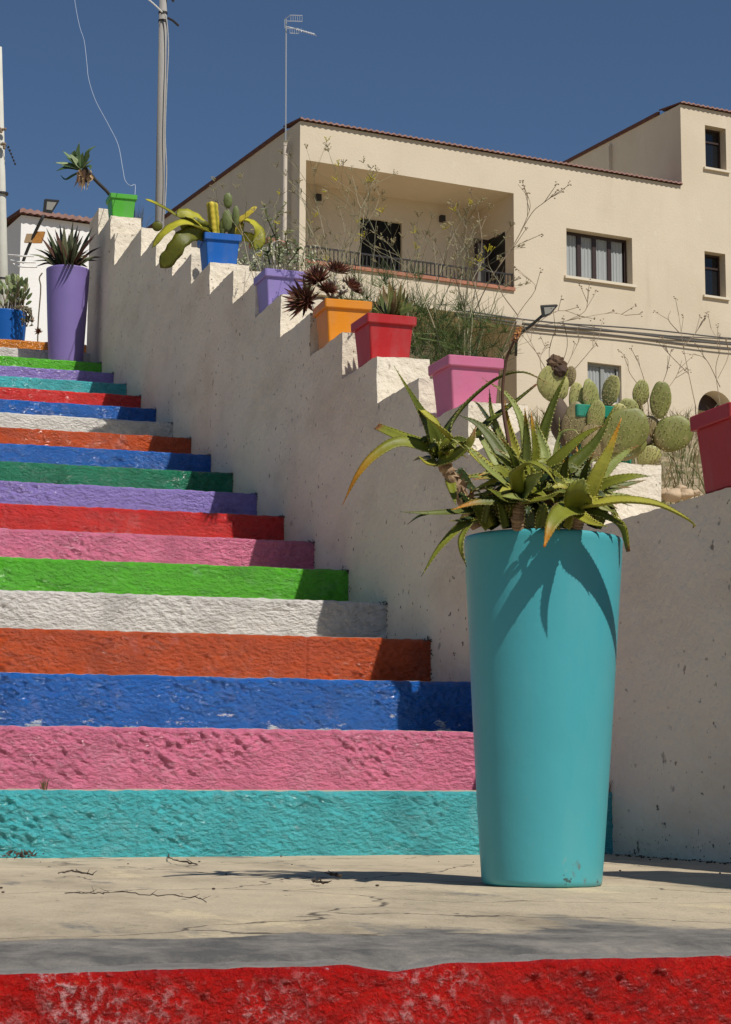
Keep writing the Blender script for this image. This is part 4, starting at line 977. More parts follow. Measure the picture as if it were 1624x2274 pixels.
branchy('dead weed with a long side branch reaching right past the wall lamp', [[(1110, 800), (1170, 735), (1260, 712), (1355, 695), (1388, 700)], [(1260, 712), (1300, 690), (1306, 650)], [(1170, 735), (1240, 690), (1300, 706)], [(1110, 800), (1150, 700), (1190, 640), (1160, 610)], [(1150, 700), (1110, 640), (1120, 590)]], 8.6)
branchy('dead weed with many thin twigs left of the low window', [[(1230, 870), (1220, 780), (1240, 720)], [(1230, 870), (1270, 790), (1290, 750)], [(1225, 840), (1190, 780), (1170, 740)], [(1240, 830), (1260, 770), (1255, 720)], [(1250, 850), (1310, 780), (1330, 750)], [(1215, 860), (1200, 800), (1215, 760)]], 9.5)
branchy('dead weed forking upward between the low window and the arch', [[(1545, 900), (1530, 830), (1518, 770), (1508, 700)], [(1518, 770), (1545, 740), (1560, 712)], [(1530, 830), (1490, 790), (1475, 770)], [(1510, 740), (1485, 710), (1490, 690)]], 10)
branchy('dead weed at the right edge near the arched opening', [[(1600, 900), (1590, 820), (1600, 770), (1580, 730)], [(1600, 860), (1570, 800), (1540, 785)], [(1595, 840), (1618, 790), (1612, 750)]], 10.5)
branchy('dead weed with spiky seed heads right of the low window', [[(1440, 900), (1430, 840), (1412, 790)], [(1450, 900), (1480, 830), (1484, 790)], [(1440, 880), (1400, 830), (1395, 800)], [(1460, 890), (1500, 840), (1515, 800)]], 10)
# dry ground cover
random.seed(5)
dg = MB()
for i in range(5200):
    x = random.uniform(.3, 7) if i % 3 else random.uniform(.26, 1.6); y = random.uniform(-2, 16) if i % 3 else random.uniform(-1, 4); z = ground_z(x, y); h = random.uniform(.04, .16)*(1+.03*y)
    a = random.uniform(0, 2*pi); l = random.uniform(.2, .8)*h; dg.cur = random.choice(DRYC+(lin(112, 114, 64), lin(92, 98, 52)))
    b = Vector((x, y, z-.01)); dg.tube([b, b+Vector((cos(a)*l*.4, sin(a)*l*.4, h*.65)), b+Vector((cos(a)*l, sin(a)*l, h))], [.002+.0002*y, .0016+.00016*y, .0004], 3, cap=False)
tag(dg.build('dry_grass', M_DRY), 'sparse dry grass covering the slope behind the wall', 'grass', kind='stuff')
# stones behind the parapet
M_STONE = mat('field_stone', lin(186, 162, 132), .9, var=.25, vscale=8, bump=.006, bscale=30)
for i, (x, y, dz, r) in enumerate(((1497, 1100, 5.5, 15), (1526, 1097, 5.5, 12), (1478, 1094, 5.7, 11), (1512, 1085, 5.8, 9), (1545, 1094, 5.5, 7))):
    c = P3(x, y, dz); s = r*dz/F_PX; b = MB(); b.blob(c, Vector((s*1.5, 0, .2*s)), Vector((0, s*1.2, 0)), Vector((0, 0, s)), 16, 12, lambda x_, y_, z_: 1+.3*N3(x_*1.5+i*5, y_*1.5, z_*1.5)+.12*N3(x_*5, y_*5+i, z_*5))
    lab = ('largest beige stone behind the low parapet', 'beige stone beside the dark red pot', 'beige stone next to the white wall block', 'smaller beige stone lying upslope of the others', 'tiny beige stone by the dark red pot')[i]
    tag(b.build('stone', M_STONE, smooth=True, loc=c), lab, 'stone', 'stones behind the parapet')

# white rubble garden wall with terracotta coping, below the house's left corner
M_RUB = mat('whitewashed_rubble', lin(214, 208, 196), .9, var=.15, vscale=10, bump=.03, bscale=14)
M_TERRA = mat('terracotta', lin(168, 112, 88), .8, var=.25, vscale=10, bump=.004, bscale=40)
a = P3(556, 553, 24); b_ = P3(616, 553, 23.6)
o = thing('garden_wall', 'low whitewashed rubble wall with terracotta coping behind the lilac pot', 'wall', Vector((a.x, a.y, ground_z(a.x, a.y))))
d = b_-a; d.z = 0; L_ = d.length; d.normalize(); nn = Vector((-d.y, d.x, 0)); zt = a.z
mb = MB(); mb.grid(lambda u, v: a+d*(L_*u)+nn*(.05*N3(u*40, v*12, 3))+Vector((0, 0, (v-1)*(zt-2.6)+.02*N3(u*30, 0, v))), 60, 24)
mb.grid(lambda u, v: a+d*(L_*u)+nn*.2*v+Vector((0, 0, .02*N3(u*30, 0, 1)*(1-v))), 60, 2); mb.grid(lambda u, v: a+d*(L_*u)+nn*.2+Vector((0, 0, (v-1)*(zt-2.6))), 4, 2, flip=True)
to_local(mb, o).build('rubble', M_RUB, o, smooth=True)
mb = MB()
for i in range(int(L_/.2)):
    p = a+d*(i*.2+.1)+nn*.10+Vector((0, 0, .035)); mb.obox(p, d*.094, nn*.13, Vector((0, 0, .03)))
to_local(mb, o).build('coping', M_TERRA, o)
random.seed(9)
for i, (x, y, dep, lab) in enumerate(((560, 590, 15, 'low bush with small pale leaves between the blue and lilac pots'), (660, 575, 16, 'low bush with small pale leaves right of the lilac pot'))):
    q = P3(x, y, dep); b = Vector((q.x, q.y, ground_z(q.x, q.y))); o = thing('low_bush', lab, 'bush', b, 'low bushes behind the wall'); a_ = MB(); l_ = MB()
    for j in range(40):
        e = q+Vector((random.uniform(-.16, .16), random.uniform(-.15, .15), random.uniform(-.12, .14))); a_.cur = lin(110, 100, 78); mid = (b+e)/2+Vector((random.uniform(-.1, .1), 0, .1)); a_.tube([b+Vector((random.uniform(-.1, .1), 0, 0)), mid, e], [.006, .004, .002], 4)
        for k in range(7):
            c = e+Vector((random.uniform(-.05, .05), random.uniform(-.05, .05), random.uniform(-.06, .06))); dr = Vector((random.uniform(-1, 1), random.uniform(-1, 1), random.uniform(-.4, 1))).normalized()
            leaf(l_, [c, c+dr*.016, c+dr*.034], .009, VIEW+UPH, random.choice((lin(150, 156, 124), lin(110, 122, 80), lin(190, 186, 160), lin(84, 98, 56))), None, teeth=False, n=4)
    to_local(a_, o).build('stems', M_DRY, o); to_local(l_, o).build('leaves', M_LEAF, o)

# ------------------------------------------------------------------ buildings
BANG = 0.155704
BU = Vector((cos(BANG), sin(BANG), 0)); BV = Vector((-sin(BANG), cos(BANG), 0))
class Frame:
    """facade frame: u along the front, v into the house, z up"""
    def __init__(s, x, y, dep): s.O = P3(x, y, dep)
    def uz(s, x, y, v=0.0):
        d = ray(x, y); k = ((s.O-CAM).dot(BV)+v)/d.dot(BV); p = CAM+d*k-s.O; return p.dot(BU), p.z+s.O.z
    def vz(s, x, y, u):
        d = ray(x, y); k = ((s.O-CAM).dot(BU)+u)/d.dot(BU); p = CAM+d*k-s.O; return p.dot(BV), p.z+s.O.z
    def px(s, x, y, v=0.0):
        u, z = s.uz(x, y, v); return u, v, z
M_FAC = mat('cream_stucco', lin(208, 194, 170), .9, var=.05, vscale=.8, bump=.006, bscale=18)
overlay(M_FAC, lin(198, 183, 158), .5, .5, .75, stretch=(1, 1, .6), detail=6)
overlay(M_FAC, lin(182, 166, 142), 1.6, .55, .8, stretch=(1, 1, .16), detail=8, mask=(.35, .45, .65), rough=.65)
overlay(M_FAC, lin(216, 204, 184), 3.5, .55, .75, detail=9, mask=(.6, .45, .6), rough=.7)
M_FACW = mat('white_stucco', lin(236, 234, 230), .9, var=.04, vscale=1, bump=.006, bscale=18)
M_TILE = mat('roof_tile', lin(148, 114, 104), .85, var=.3, vscale=5, bump=.006, bscale=20)
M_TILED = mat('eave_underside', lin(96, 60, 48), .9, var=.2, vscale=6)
M_FRAME = mat('dark_wood_frame', lin(52, 34, 28), .5, var=.2, vscale=12)
M_GLASS = mat('window_glass', (0.012, 0.013, 0.015), .08, spec=.5)
M_SILL = mat('pale_sill', lin(214, 202, 180), .8)
M_CURT = mat('white_curtain', lin(160, 163, 162), .9, var=.12, vscale=18, stretch=(6, 1, .3))
M_IRON = mat('dark_iron', lin(40, 36, 34), .5)
M_GREYF = mat('grey_window_frame', lin(140, 142, 138), .6)
def holes_wall(mb, u0, u1, z0, z1, holes, v=0.0):
    us = sorted({u0, u1, *[h[0] for h in holes], *[h[1] for h in holes]}); zs = sorted({z0, z1, *[h[2] for h in holes], *[h[3] for h in holes]})
    us = [q for q in us if u0 <= q <= u1]; zs = [q for q in zs if z0 <= q <= z1]
    for a, b in zip(us, us[1:]):
        for c, d in zip(zs, zs[1:]):
            if any(h[0] <= (a+b)/2 <= h[1] and h[2] <= (c+d)/2 <= h[3] for h in holes): continue
            mb.quad((a, v, c), (b, v, c), (b, v, d), (a, v, d))
def reveal(mb, u0, u1, z0, z1, dep, v=0.0, back=False):
    mb.quad((u0, v, z0), (u0, v, z1), (u0, v+dep, z1), (u0, v+dep, z0)); mb.quad((u1, v, z1), (u1, v, z0), (u1, v+dep, z0), (u1, v+dep, z1))
    mb.quad((u0, v, z1), (u1, v, z1), (u1, v+dep, z1), (u0, v+dep, z1)); mb.quad((u1, v, z0), (u0, v, z0), (u0, v+dep, z0), (u1, v+dep, z0))
    if back: mb.quad((u0, v+dep, z0), (u1, v+dep, z0), (u1, v+dep, z1), (u0, v+dep, z1))
def tiles(mb, u0, u1, z, pitch=.15, over=.09, back=.9, rise=.10, h=.018, side=None):
    n = int((u1-u0)/pitch)*8
    def top(u, v): a = u*2*pi/pitch; return (u, -over+(over+back)*v, z+h+.03+.018*cos(a)+rise*v)
    def bot(u, v): a = u*2*pi/pitch; return (u, -over+(over+back)*v, z+.012+.012*cos(a)+rise*v)
    mb.m = 0; mb.grid(lambda s, v: top(u0+(u1-u0)*s, v), n, 3); mb.grid(lambda s, v: (lambda a, b: (a[0], a[1], b[2]+(a[2]-b[2])*v))(top(u0+(u1-u0)*s, 0), bot(u0+(u1-u0)*s, 0)), n, 1, flip=True)
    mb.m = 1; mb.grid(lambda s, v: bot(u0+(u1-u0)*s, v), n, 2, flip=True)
    for u in (u0, u1): mb.quad(bot(u, 0), bot(u, 1), top(u, 1), top(u, 0))
    mb.m = 0
def window(parent, u0, u1, z0, z1, dep, leaves=1, curtain=False, fm=None, transom=False, fw=.055, sill=.06, cl=None):
    fm = fm or M_FRAME; v = dep-.07
    f = MB(); f.box(u0, u0+fw, v, v+.06, z0, z1); f.box(u1-fw, u1, v, v+.06, z0, z1); f.box(u0+fw, u1-fw, v, v+.06, z1-fw, z1); f.box(u0+fw, u1-fw, v, v+.06, z0, z0+fw)
    wds = (u1-u0-2*fw)/leaves
    for i in range(1, leaves):
        c = u0+fw+wds*i; f.box(c-fw*.75, c+fw*.75, v-.01, v+.055, z0+fw, z1-fw)
    if transom: f.box(u0+fw, u1-fw, v+.004, v+.05, z1-fw-(z1-z0)*.28, z1-fw-(z1-z0)*.28+.05)
    o = f.build('window', fm, parent)
    p = MB(); p.quad((u0+fw, v+.035, z0+fw), (u1-fw, v+.035, z0+fw), (u1-fw, v+.035, z1-fw), (u0+fw, v+.035, z1-fw)) if not curtain else None
    if curtain:
        g = MB()
        for i in range(leaves):
            a = u0+fw+wds*i; 
            g.grid(lambda s, t_: (a+.05*wds+(wds*.86)*s, v+.038+.010*sin(s*22+i)+.006*sin(s*51), z0+fw+(z1-z0-2*fw)*t_), 36, 2)
        g.build('curtain', M_CURT, o)
        p.quad((u0+fw, v+.058, z0+fw), (u1-fw, v+.058, z0+fw), (u1-fw, v+.058, z1-fw), (u0+fw, v+.058, z1-fw))
    p.build('pane', M_GLASS, o)
    if sill:
        s = MB(); s.box(u0-.08, u1+.08, -.07, dep-.08, z0-sill, z0-.003); s.build('sill', M_SILL, o)
    return o
fr = Frame(667, 268, 45.0)
ZB = 1.5
house = thing('house', 'large cream house with a recessed balcony and terracotta roof edge', 'house', Vector((fr.O.x, fr.O.y, 0)), None, BANG)
zt1 = fr.O.z; uR, _ = fr.uz(1515, 420); _, zt2 = fr.uz(1517, 232); uEnd = uR+9.0
# openings
b_l, b_zt = fr.uz(680, 355); b_r, _z = fr.uz(1141, 430); _, b_zb = fr.uz(1140, 640); b_dep, _z = fr.vz(1067, 470, b_r)
w1 = (*[fr.uz(1258, 505)[0], fr.uz(1404, 527)[0]], fr.uz(1258, 612)[1], fr.uz(1258, 506)[1])
w2 = (fr.uz(1566, 282)[0], fr.uz(1612, 282)[0], fr.uz(1566, 371)[1], fr.uz(1566, 277)[1])
w3 = (fr.uz(1565, 560)[0], fr.uz(1611, 560)[0], fr.uz(1565, 655)[1], fr.uz(1565, 557)[1])
w4 = (fr.uz(1305, 803)[0], fr.uz(1380, 803)[0], fr.uz(1305, 890)[1], fr.uz(1305, 803)[1])
ar_c, ar_t = fr.uz(1589, 868); ar_w = fr.uz(1628, 900)[0]-fr.uz(1550, 900)[0]
ar = (ar_c-ar_w/2, ar_c+ar_w/2, ar_t-2.2, ar_t-ar_w/2)     # rectangular part below the arch
rc_r, _z = fr.uz(1147, 720); _, rc_z = fr.uz(1120, 706); rc = (0.35, rc_r, ZB, rc_z)
_, b_zb2 = fr.uz(690, 580)
bal = (b_l, b_r, b_zb, b_zt)
wl = MB()
arch_box = (ar[0], ar[1], ar[3], ar_t+.02)
holes_wall(wl, 0, uR, ZB, zt1, [bal, w1, w4, rc])
holes_wall(wl, uR, uEnd, ZB, zt2, [w2, w3, ar, arch_box])
reveal(wl, *bal, b_dep); reveal(wl, *w1, .32); reveal(wl, *w2, .32); reveal(wl, *w3, .32); reveal(wl, *w4, .18); reveal(wl, *rc, b_dep, back=True); reveal(wl, *ar, .5, back=False)
# arch head
na = 16
for i in range(na):
    a0, a1 = pi*i/na, pi*(i+1)/na; R_ = ar_w/2; c0 = (ar_c-R_*cos(a0), ar[3]+R_*sin(a0)*((ar_t-ar[3])/R_)); c1 = (ar_c-R_*cos(a1), ar[3]+R_*sin(a1)*((ar_t-ar[3])/R_))
    wl.quad((c0[0], 0, c0[1]), (c1[0], 0, c1[1]), (c1[0], 0, ar_t+.02), (c0[0], 0, ar_t+.02)); wl.quad((c0[0], 0, c0[1]), (c0[0], .5, c0[1]), (c1[0], .5, c1[1]), (c1[0], 0, c1[1]))
# balcony back wall with its opening, side walls, back, roof
bw = (fr.uz(800, 481, b_dep)[0], fr.uz(893, 490, b_dep)[0], b_zb+.02, fr.uz(800, 481, b_dep)[1])
holes_wall(wl, b_l, b_r, b_zb, b_zt, [bw], b_dep); reveal(wl, *bw, .15, b_dep)
DP = 16.0
wl.quad((0, DP, ZB), (0, 0, ZB), (0, 0, zt1), (0, DP, zt1)); wl.quad((0, 0, zt1-.01), (uR, 0, zt1-.01), (uR, DP, zt1-.01), (0, DP, zt1-.01))
wl.quad((uR, DP, zt1-.4), (uR, .002, zt1-.4), (uR, .002, zt2), (uR, DP, zt2)); wl.quad((uR, 0, zt2-.01), (uEnd, 0, zt2-.01), (uEnd, DP, zt2-.01), (uR, DP, zt2-.01))
wl.quad((uEnd, 0, ZB), (uEnd, DP, ZB), (uEnd, DP, zt2), (uEnd, 0, zt2)); wl.quad((uEnd, DP, ZB), (0, DP, ZB), (0, DP, zt1), (uEnd, DP, zt1)); wl.quad((uEnd, DP, zt1), (uR, DP, zt1), (uR, DP, zt2), (uEnd, DP, zt2))
wl.build('wall', M_FAC, house)
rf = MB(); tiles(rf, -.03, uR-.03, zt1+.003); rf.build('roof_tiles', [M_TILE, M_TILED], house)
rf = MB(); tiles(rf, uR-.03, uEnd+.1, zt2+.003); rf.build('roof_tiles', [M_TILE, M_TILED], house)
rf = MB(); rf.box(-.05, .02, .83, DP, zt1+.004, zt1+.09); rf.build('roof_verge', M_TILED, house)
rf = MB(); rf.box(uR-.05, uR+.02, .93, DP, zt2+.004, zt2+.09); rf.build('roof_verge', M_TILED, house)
window(house, *w1, .32, 4, True, sill=.07, fw=.075); window(house, *w2, .32, 1, transom=True); window(house, *w3, .32, 1, transom=True)
window(house, *w4, .18, 2, True, M_GREYF, fw=.07, sill=.05)
iv = MB(); iv.quad((ar[0]-.02, .49, ar[2]), (ar[1]+.02, .49, ar[2]), (ar[1]+.02, .49, ar_t+.05), (ar[0]-.02, .49, ar_t+.05)); iv.build('arched_door', M_FRAME, house)
# balcony: dark shuttered door, open casement, railing, ledge
dr = MB(); dr.box(bw[0], bw[1], b_dep+.10, b_dep+.14, bw[2], bw[3])
for i in range(3):
    c = bw[0]+(bw[1]-bw[0])*i/2; dr.box(c-.04, c+.04, b_dep+.07, b_dep+.099, bw[2], bw[3])
dr.build('balcony_door', mat('dark_shutter', lin(20, 20, 20), .7, spec=.2), house)
v0, _z = fr.vz(1122, 515, b_r); v1, _z = fr.vz(1087, 525, b_r); _, dz_t = fr.vz(1122, 515, b_r)
dk = MB(); dk.box(b_r-.02, b_r-.003, v0, v1, b_zb+.02, dz_t); door = dk.build('doorway_shade', mat('painted_doorway_shade', lin(14, 12, 12), .6), house)  # near-black slab: shade inside the open doorway, put in as colour
cs = MB(); ul = fr.uz(1052, 530, v1)[0]; zt_ = dz_t-.03
for (a, b, c, d) in ((ul, ul+.09, b_zb+.03, zt_), (b_r-.14, b_r-.03, b_zb+.03, zt_), (ul+.09, b_r-.14, zt_-.1, zt_), (ul+.09, b_r-.14, b_zb+.03, b_zb+.16)): cs.box(a, b, v1-.05, v1, c, d)
c_ = cs.build('casement', M_FRAME, door); pn = MB(); pn.box(ul+.09, b_r-.14, v1-.034, v1-.018, b_zb+.16, zt_-.1); pn.build('pane', mat('grey_pane', lin(120, 118, 112), .2), c_)
lg = MB(); lg.box(b_l+.002, b_r-.002, -.06, .25, b_zb-.07, b_zb+.012); lg.build('balcony_ledge', M_TERRA, house)
rl = MB(); _, rz = fr.uz(1139, 606); rl.box(b_l, b_r, .06, .10, rz-.035, rz); rl.box(b_l, b_r, .065, .095, b_zb+.06, b_zb+.085)
n = 52
for i in range(n+1):
    c = b_l+.02+(b_r-b_l-.04)*i/n; rl.box(c-.011, c+.011, .07, .092, b_zb+.013, rz-.036)
rl.build('railing', M_IRON, house)
for (x, y) in ((705, 440), (980, 487)):
    sc_ = MB(); u, z = fr.uz(x, y, b_dep); sc_.box(u-.06, u+.06, b_dep-.12, b_dep-.002, z-.08, z+.08); sc_.build('wall_sconce', M_IRON, house)
# flue pipe on the shaded side and the antenna mast beside it
v_, z1_ = fr.vz(634, 322, -.14); pp = MB(); pp.tube([(-.14, v_, z1_-4.2), (-.14, v_, z1_)], .058, 14); pp.tube([(-.14, v_, z1_-.02), (-.14, v_, z1_+.05)], .066, 14)
pp.build('flue_pipe', mat('pale_pipe', lin(206, 194, 178), .6), house, smooth=False)
v2_, z2_ = fr.vz(1350, 350, uR-.1); pp = MB(); pp.box(uR-.10, uR-.003, v2_-.06, v2_+.06, zt1-.1, z2_+.35); pp.build('vent_duct', M_FAC, house)
# antenna
abase = fr.O+BU*(-.14)+BV*v_; ad = depth_of(abase+Vector((0, 0, 0)))
M_ALU = mat('aluminium', lin(196, 198, 200), .35, metal=.6)
ant = thing('tv_antenna', 'thin tv antenna on a tall mast at the left corner of the cream house', 'antenna', P3(635, 326, ad))
a = MB(); a.tube([P3(634.5, 326, ad), P3(635.5, 42, ad)], .020, 8); to_local(a, ant).build('mast', M_ALU, ant)
a = MB(); hb, he = P3(632, 57, ad), P3(699, 76, ad)
a.tube([hb, he], .014, 5); dh = he-hb
for i in range(9):
    p = hb+dh*(.35+.65*i/8); a.tube([p-UPV*.075-BV*.1, p+UPV*.075+BV*.1], .009, 4)
to_local(a, ant).build('director_boom', M_ALU, ant)
a = MB()
for x in (646, 651, 656, 661, 666, 671): a.tube([P3(x, 33, ad-.05), P3(x, 46, ad-.05)], .006, 4); a.tube([P3(x-2, 62, ad-.05), P3(x-2, 73, ad-.05)], .006, 4)
for y, x0, x1 in ((33, 645, 672), (46, 634, 672), (62, 634, 664), (73, 644, 664)): a.tube([P3(x0, y, ad-.05), P3(x1, y+1, ad-.05)], .010, 4)
a.tube([P3(633, 62, ad-.05), P3(632, 43, ad-.05), P3(645, 33, ad-.05)], .008, 4)
to_local(a, ant).build('reflector', M_ALU, ant)
# cables along the facade
M_CAB = mat('grey_cable', lin(88, 84, 80), .7)
for lab, y0, y1, r in (('topmost grey cable strung along the cream facade', 690, 750, .018), ('thickest middle cable strung along the cream facade', 697, 764, .026), ('lowest sagging cable strung along the cream facade', 703, 775, .016), ('thin cable just under the topmost one on the cream facade', 693, 757, .014)):
    a = MB(); P = []
    for i in range(25):
        s = i/24; x = 1010+(1640-1010)*s; y = y0+(y1-y0)*s+2.5*sin(s*9+y0)+7*sin(s*pi)*.5; u, z = fr.uz(x, y, -.08); P.append(fr.O+BU*u+BV*(-.08)+Vector((0, 0, z-fr.O.z)))
    a.tube(P, r, 6); tag(a.build('cable', M_CAB), lab, 'cable', 'cables on the facade')

# wall lamps
M_LAMPD = mat('lamp_housing', lin(48, 48, 48), .45); M_LENS = mat('lamp_lens', lin(160, 158, 150), .25); M_OBOX = mat('weathered_orange_box', lin(190, 130, 60), .7, var=.3, vscale=20)
def street_lamp(label, head, arm, boxes, dep):
    o = thing('wall_lamp', label, 'street lamp', P3(*arm[0], dep), 'lamps mounted on house walls')
    a = MB(); a.tube(crom([P3(x, y, dep-.0-.3*i/(len(arm)-1)) for i, (x, y) in enumerate(arm)], 10), .035, 8); to_local(a, o).build('arm', M_LAMPD, o, smooth=True)
    h = MB(); dh = dep-.3
    f = [P3(x, y, dh-.04) for x, y in head]; c = sum(f, Vector())/4
    b = [c+(p-c)*.9+UPV*.05+FWD*.10 for p in f]
    i0 = [h.vert(p) for p in f]; i1 = [h.vert(p) for p in b]; h.face(*i0); h.face(*i1[::-1])
    for j in range(4): h.face(i0[j], i1[j], i1[(j+1) % 4], i0[(j+1) % 4])
    ho = to_local(h, o).build('lamp_head', M_LAMPD, o)
    l = MB(); q = [c+(p-c)*.62+(f[1]-f[3])*.06 - FWD*.006 for p in f]; l.quad(*q); to_local(l, o).build('lens', M_LENS, ho)
    for (x, y, w_, hh, m) in boxes:
        bx = MB(); bx.obox(P3(x, y, dep-.12), RGT*w_*dep/F_PX, FWD*.06, (UPV+RGT*.3).normalized()*hh*dep/F_PX); to_local(bx, o).build('junction_box', m, o)
M_TAN = mat('tan_box', lin(176, 150, 116), .8)
street_lamp('dark street lamp with an angled arm in front of the white house', [(98, 443), (132, 446), (115, 474), (95, 471)], [(50, 584), (62, 552), (80, 512), (97, 478)], [(66, 529, 9, 10, M_TAN), (86, 527, 10, 13, M_OBOX)], 42.0)
street_lamp('dark street lamp with an angled arm on the cream facade near the cables', [(1200, 680), (1240, 678), (1222, 700), (1204, 706)], [(1146, 790), (1150, 748), (1178, 724), (1206, 700)], [(1151, 738, 6, 12, M_OBOX), (1154, 716, 6, 6, M_SILL)], 44.3)

# white house at the top left
fw_ = Frame(47.5, 477, 42.8); zt = fw_.O.z
wh = thing('house', 'white house with a red tiled roof edge beyond the top of the stairs', 'house', Vector((fw_.O.x, fw_.O.y, 0)), None, BANG)
ue = fw_.uz(260, 500)[0]
a = MB(); zb = 4.0
a.quad((0, 0, zb), (ue, 0, zb), (ue, 0, zt), (0, 0, zt)); a.quad((0, 9, zb), (0, 0, zb), (0, 0, zt), (0, 9, zt)); a.quad((ue, 0, zb), (ue, 9, zb), (ue, 9, zt), (ue, 0, zt)); a.quad((ue, 9, zb), (0, 9, zb), (0, 9, zt), (ue, 9, zt)); a.quad((0, 0, zt-.01), (ue, 0, zt-.01), (ue, 9, zt-.01), (0, 9, zt-.01))
a.build('wall', M_FACW, wh)
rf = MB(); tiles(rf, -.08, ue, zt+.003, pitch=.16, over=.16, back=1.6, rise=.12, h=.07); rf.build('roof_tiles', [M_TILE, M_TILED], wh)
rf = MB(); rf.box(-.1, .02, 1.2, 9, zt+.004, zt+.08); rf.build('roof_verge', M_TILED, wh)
for i, y in enumerate((566, 580, 590)):
    a = MB(); P = [P3(18+i*6, y-2*i, 42.2), P3(45, y+2, 41.9), P3(75+i*4, y+3, 41.9)]; a.tube(crom(P, 8), .02, 5)
    tag(a.build('cable', M_FACW), ('upper', 'middle', 'lower')[i]+' pale cable at the left corner of the white house', 'cable', 'cables by the white house')

# utility poles
M_POLE = mat('weathered_pole', lin(150, 146, 140), .85, var=.18, vscale=3, stretch=(4, 4, .4), bump=.004, bscale=30)
pd = 26.0
q = P3(355, 470, pd); gz = ground_z(q.x, q.y)
po = thing('utility_pole', 'tall grey utility pole with a cable running up it', 'utility pole', Vector((q.x, q.y, gz)), 'utility poles')
a = MB(); top = P3(363.5, -60, pd); foot = q+(q-top)*((q.z-gz)/(top.z-q.z)); a.tube([foot, q, top], [.072, .063, .052], 16); to_local(a, po).build('shaft', M_POLE, po, smooth=True)
for y in (29, 47): a = MB(); c = q+(top-q)*((470-y)/530); a.tube([c-Vector((0, 0, .014)), c+Vector((0, 0, .014))], .062, 16); to_local(a, po).build('band', M_IRON, po)
a = MB(); a.tube([P3(372, 39, pd-.05), P3(384, 45, pd-.05), P3(397, 57, pd-.05)], .016, 6); to_local(a, po).build('bracket', M_IRON, po)
a = MB(); a.tube([P3(372, -16, pd-.05), P3(386, 3, pd-.05)], .016, 6); to_local(a, po).build('bracket', M_IRON, po)
a = MB(); a.cur = lin(176, 176, 172)
P = [P3(x, y, pd-.09) for x, y in ((366, 30), (371, 50), (374, 110), (370, 200), (367, 300), (370, 380), (366, 475))]; a.tube(crom(P, 30), .008, 6); to_local(a, po).build('cable', M_DRY, po)
pd2 = 20.0; q = P3(5, 600, pd2); gz = ground_z(q.x, q.y)
po = thing('utility_pole', 'pale tapering utility pole at the left edge with insulators', 'utility pole', Vector((q.x, q.y, gz)), 'utility poles')
a = MB(); top = P3(-1.5, 104, pd2); foot = q+(q-top)*((q.z-gz)/(top.z-q.z)); a.tube([foot, q, top], [.066, .058, .026], 12); to_local(a, po).build('shaft', mat('pale_concrete_pole', lin(198, 196, 184), .8, var=.12, vscale=4, bump=.002, bscale=40), po, smooth=True)
for y in (290, 324):
    a = MB(); c = P3(4, y, pd2-.07); a.cur = lin(130, 112, 92)
    for k in range(5): a.blob(c+RGT*random.uniform(-.02, .035)+UPV*random.uniform(-.03, .03), RGT*.016, FWD*.016, UPV*.016, 8, 6)
    to_local(a, po).build('insulator', M_DRY, po)
a = MB(); a.cur = lin(36, 36, 36)
for i in range(6): c = P3(19+i*2.9, 326+i*7.5, pd2-.06); a.blob(c, RGT*.010, FWD*.010, UPV*.014, 8, 6)
a.tube([P3(14, 322, pd2-.06), P3(33, 362, pd2-.06)], .003, 4); to_local(a, po).build('hanging_chain', M_DRY, po)
for y, lab in ((430, ''), (620, '')): a = MB(); c = P3(5.5, y, pd2); a.tube([c-Vector((0, 0, .01)), c+Vector((0, 0, .01))], .061, 12); to_local(a, po).build('band', M_IRON, po)

# loose wires in the sky
a = MB(); P = [P3(x, y, 18-.012*(y)) for x, y in ((160, -40), (170, 25), (178, 62), (187, 90), (193, 140), (197, 175), (212, 222), (240, 275), (262, 320), (272, 370), (278, 400), (290, 412), (300, 410), (300, 432))]
a.tube(crom(P, 90), .0022, 6); tag(a.build('wire', mat('white_wire', lin(176, 186, 200), .5)), 'loose white wire hanging down from the sky to the green pot', 'wire')
a = MB(); a.tube(crom([P3(300, -25, 25), P3(338, 5, 25.5), P3(360, 26, 25.93)], 12), .009, 6); tag(a.build('wire', M_DRY), 'short pale wire meeting the top of the grey utility pole', 'wire')
for me_ in (a,): pass

# ------------------------------------------------------------------ litter and weeds on the landing
random.seed(3)
M_TWIG = mat('dark_twig', lin(70, 58, 46), .9, var=.3, vscale=60)
def twig(label, pts, r=.0016, z=.010):
    a = MB(); P = [onZ(x, y, z+random.uniform(0, .004)) for x, y in pts]; Q = crom(P, 6*len(P))
    Q = [p+Vector((random.uniform(-.004, .004), random.uniform(-.004, .004), random.uniform(0, .003))) for p in Q]
    a.tube(Q, [r*random.uniform(.5, 1.4) for _ in Q], 5)
    for i in range(len(Q)//3):
        p = random.choice(Q); d = Vector((random.uniform(-1, 1), random.uniform(-1, 1), random.uniform(.05, .5))).normalized(); a.tube([p, p+d*random.uniform(.006, .02)], [r*.7, r*.3], 4)
    tag(a.build('dry_twig', M_TWIG, loc=P[0]), label, 'twig', 'dry twigs on the landing')
twig('long knobbly dry twig lying across the middle of the beige landing', [(150, 1985), (200, 1987), (260, 1984), (330, 1989), (420, 1994), (458, 2004)], .0009)
twig('short curved dry twig near the teal step on the left', [(128, 1942), (165, 1936), (210, 1945)])
twig('dark twig fragment left of the turquoise planter shadow edge', [(690, 1958), (725, 1962)], .0022)
twig('small twig by the foot of the turquoise planter', [(735, 1944), (755, 1947)], .003)
twig('thin upright twig leaning on the teal step', [(372, 1888), (378, 1908), (440, 1921)], .0016)
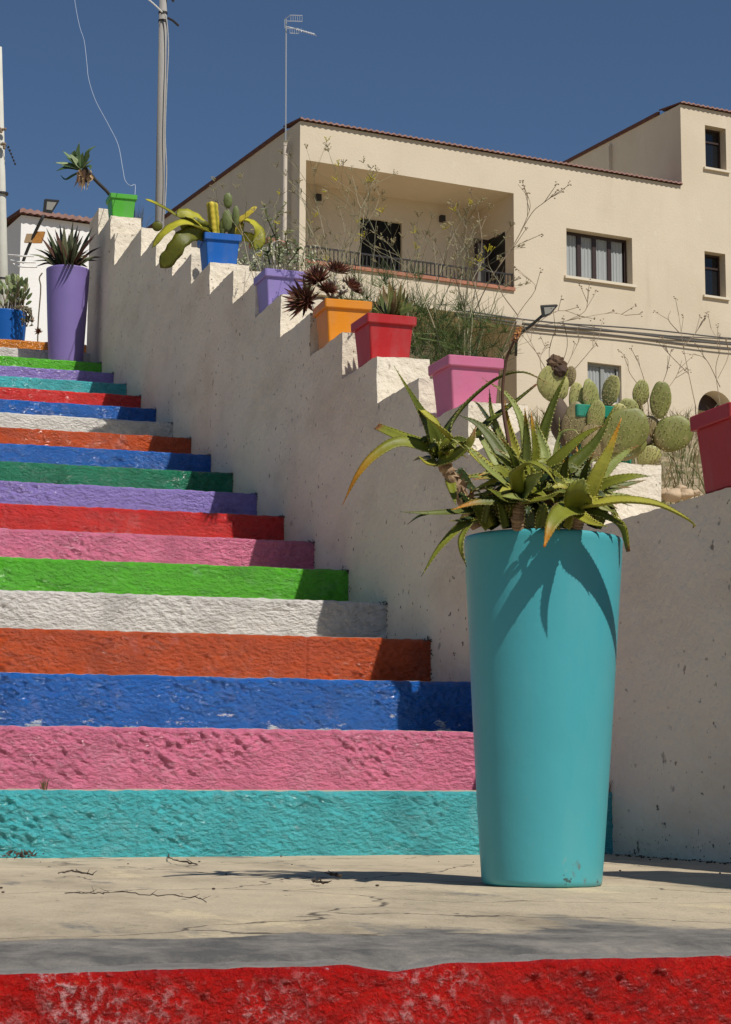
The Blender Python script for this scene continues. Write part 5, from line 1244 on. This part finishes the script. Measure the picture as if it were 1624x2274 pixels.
def litter(label, x, y, n, sx, z=.012):
    a = MB(); c = onZ(x, y, z)
    for i in range(n):
        p = c+Vector((random.gauss(0, sx), random.gauss(0, sx*.35), random.uniform(0, .010))); d = Vector((random.uniform(-1, 1), random.uniform(-1, 1), random.uniform(-.2, .8))).normalized(); e = d.orthogonal().normalized()*random.uniform(.002, .005)
        l = random.uniform(.006, .018); ids = [a.vert(q) for q in (p, p+d*l*.5+e, p+d*l, p+d*l*.5-e)]; a.face(*ids)
    tag(a.build('leaf_litter', M_TWIG), label, 'leaf litter', 'small heaps of leaf litter')
litter('dark clump of leaf litter against the teal step at the left edge', 50, 1905, 60, .018)
litter('dark clump of leaf litter in the corner of the wall behind the turquoise planter', 1385, 1886, 150, .028)
# crumbs and dirt along the foot of the wall and step corners
ds = MB(); 
for i in range(300):
    if i < 190: p = Vector((random.uniform(-.05, -.002)-abs(random.gauss(0, .02)), random.uniform(-1.6, 0), .008))
    elif i < 225: p = Vector((random.uniform(-2.4, -.1), random.uniform(-1.6, -.05), .009))
    else: p = Vector((-abs(random.gauss(0, .01))-.002, random.uniform(-1.2, 0), abs(random.gauss(.03, .03))))
    s = random.uniform(.0008, .0026); ds.blob(p, Vector((s*1.6, 0, 0)) if p.z < .0095 else Vector((.0008, 0, 0)), Vector((0, s, 0)), Vector((0, 0, s*.8)), 6, 4)
tag(ds.build('dirt_crumbs', M_TWIG), 'dark crumbs of dirt scattered along the wall foot and landing', 'dirt', kind='stuff')
cr = MB()    # soot-dark growth in the corners where the steps meet the wall
for k in range(2, 19):
    for i in range(70):
        y = T*(k-1); s = random.uniform(.0008, .0030)
        if i % 3 == 0: p = Vector((-.002-random.random()**2*.03, y-.010, RISE*k-random.uniform(0, .01)))
        elif i % 3 == 1: p = Vector((-.003, y-.003-abs(random.gauss(0, .012)), RISE*(k-1)+random.uniform(0, RISE)))
        else: p = Vector((-.003, y+abs(random.gauss(0, .12)), RISE*k+abs(random.gauss(0, .006))))
        cr.blob(p, Vector((s*.7, 0, 0)), Vector((0, s, 0)), Vector((0, 0, s)), 5, 4)
tag(cr.build('dark_lichen', M_TWIG), 'dark specks of lichen where the steps meet the wall', 'lichen', kind='stuff')
for i, (x, y, k, lab) in enumerate(((98, 1745, 1, 'tiny dry weed in a crack on the teal step'), (1392, 1740, 1, 'tiny dark weed beside the wall above the teal step'))):
    p = onY(x, y+6, T*(k-1)+.012); p.z = RISE*k; 
    if p.x > -.03: p.x = -.012
    grass_tuft('small_weed', lab, 'weed', p, 16, .03, .03, (lin(110, 96, 50), lin(84, 80, 44), lin(150, 110, 60)), rad=.0011)
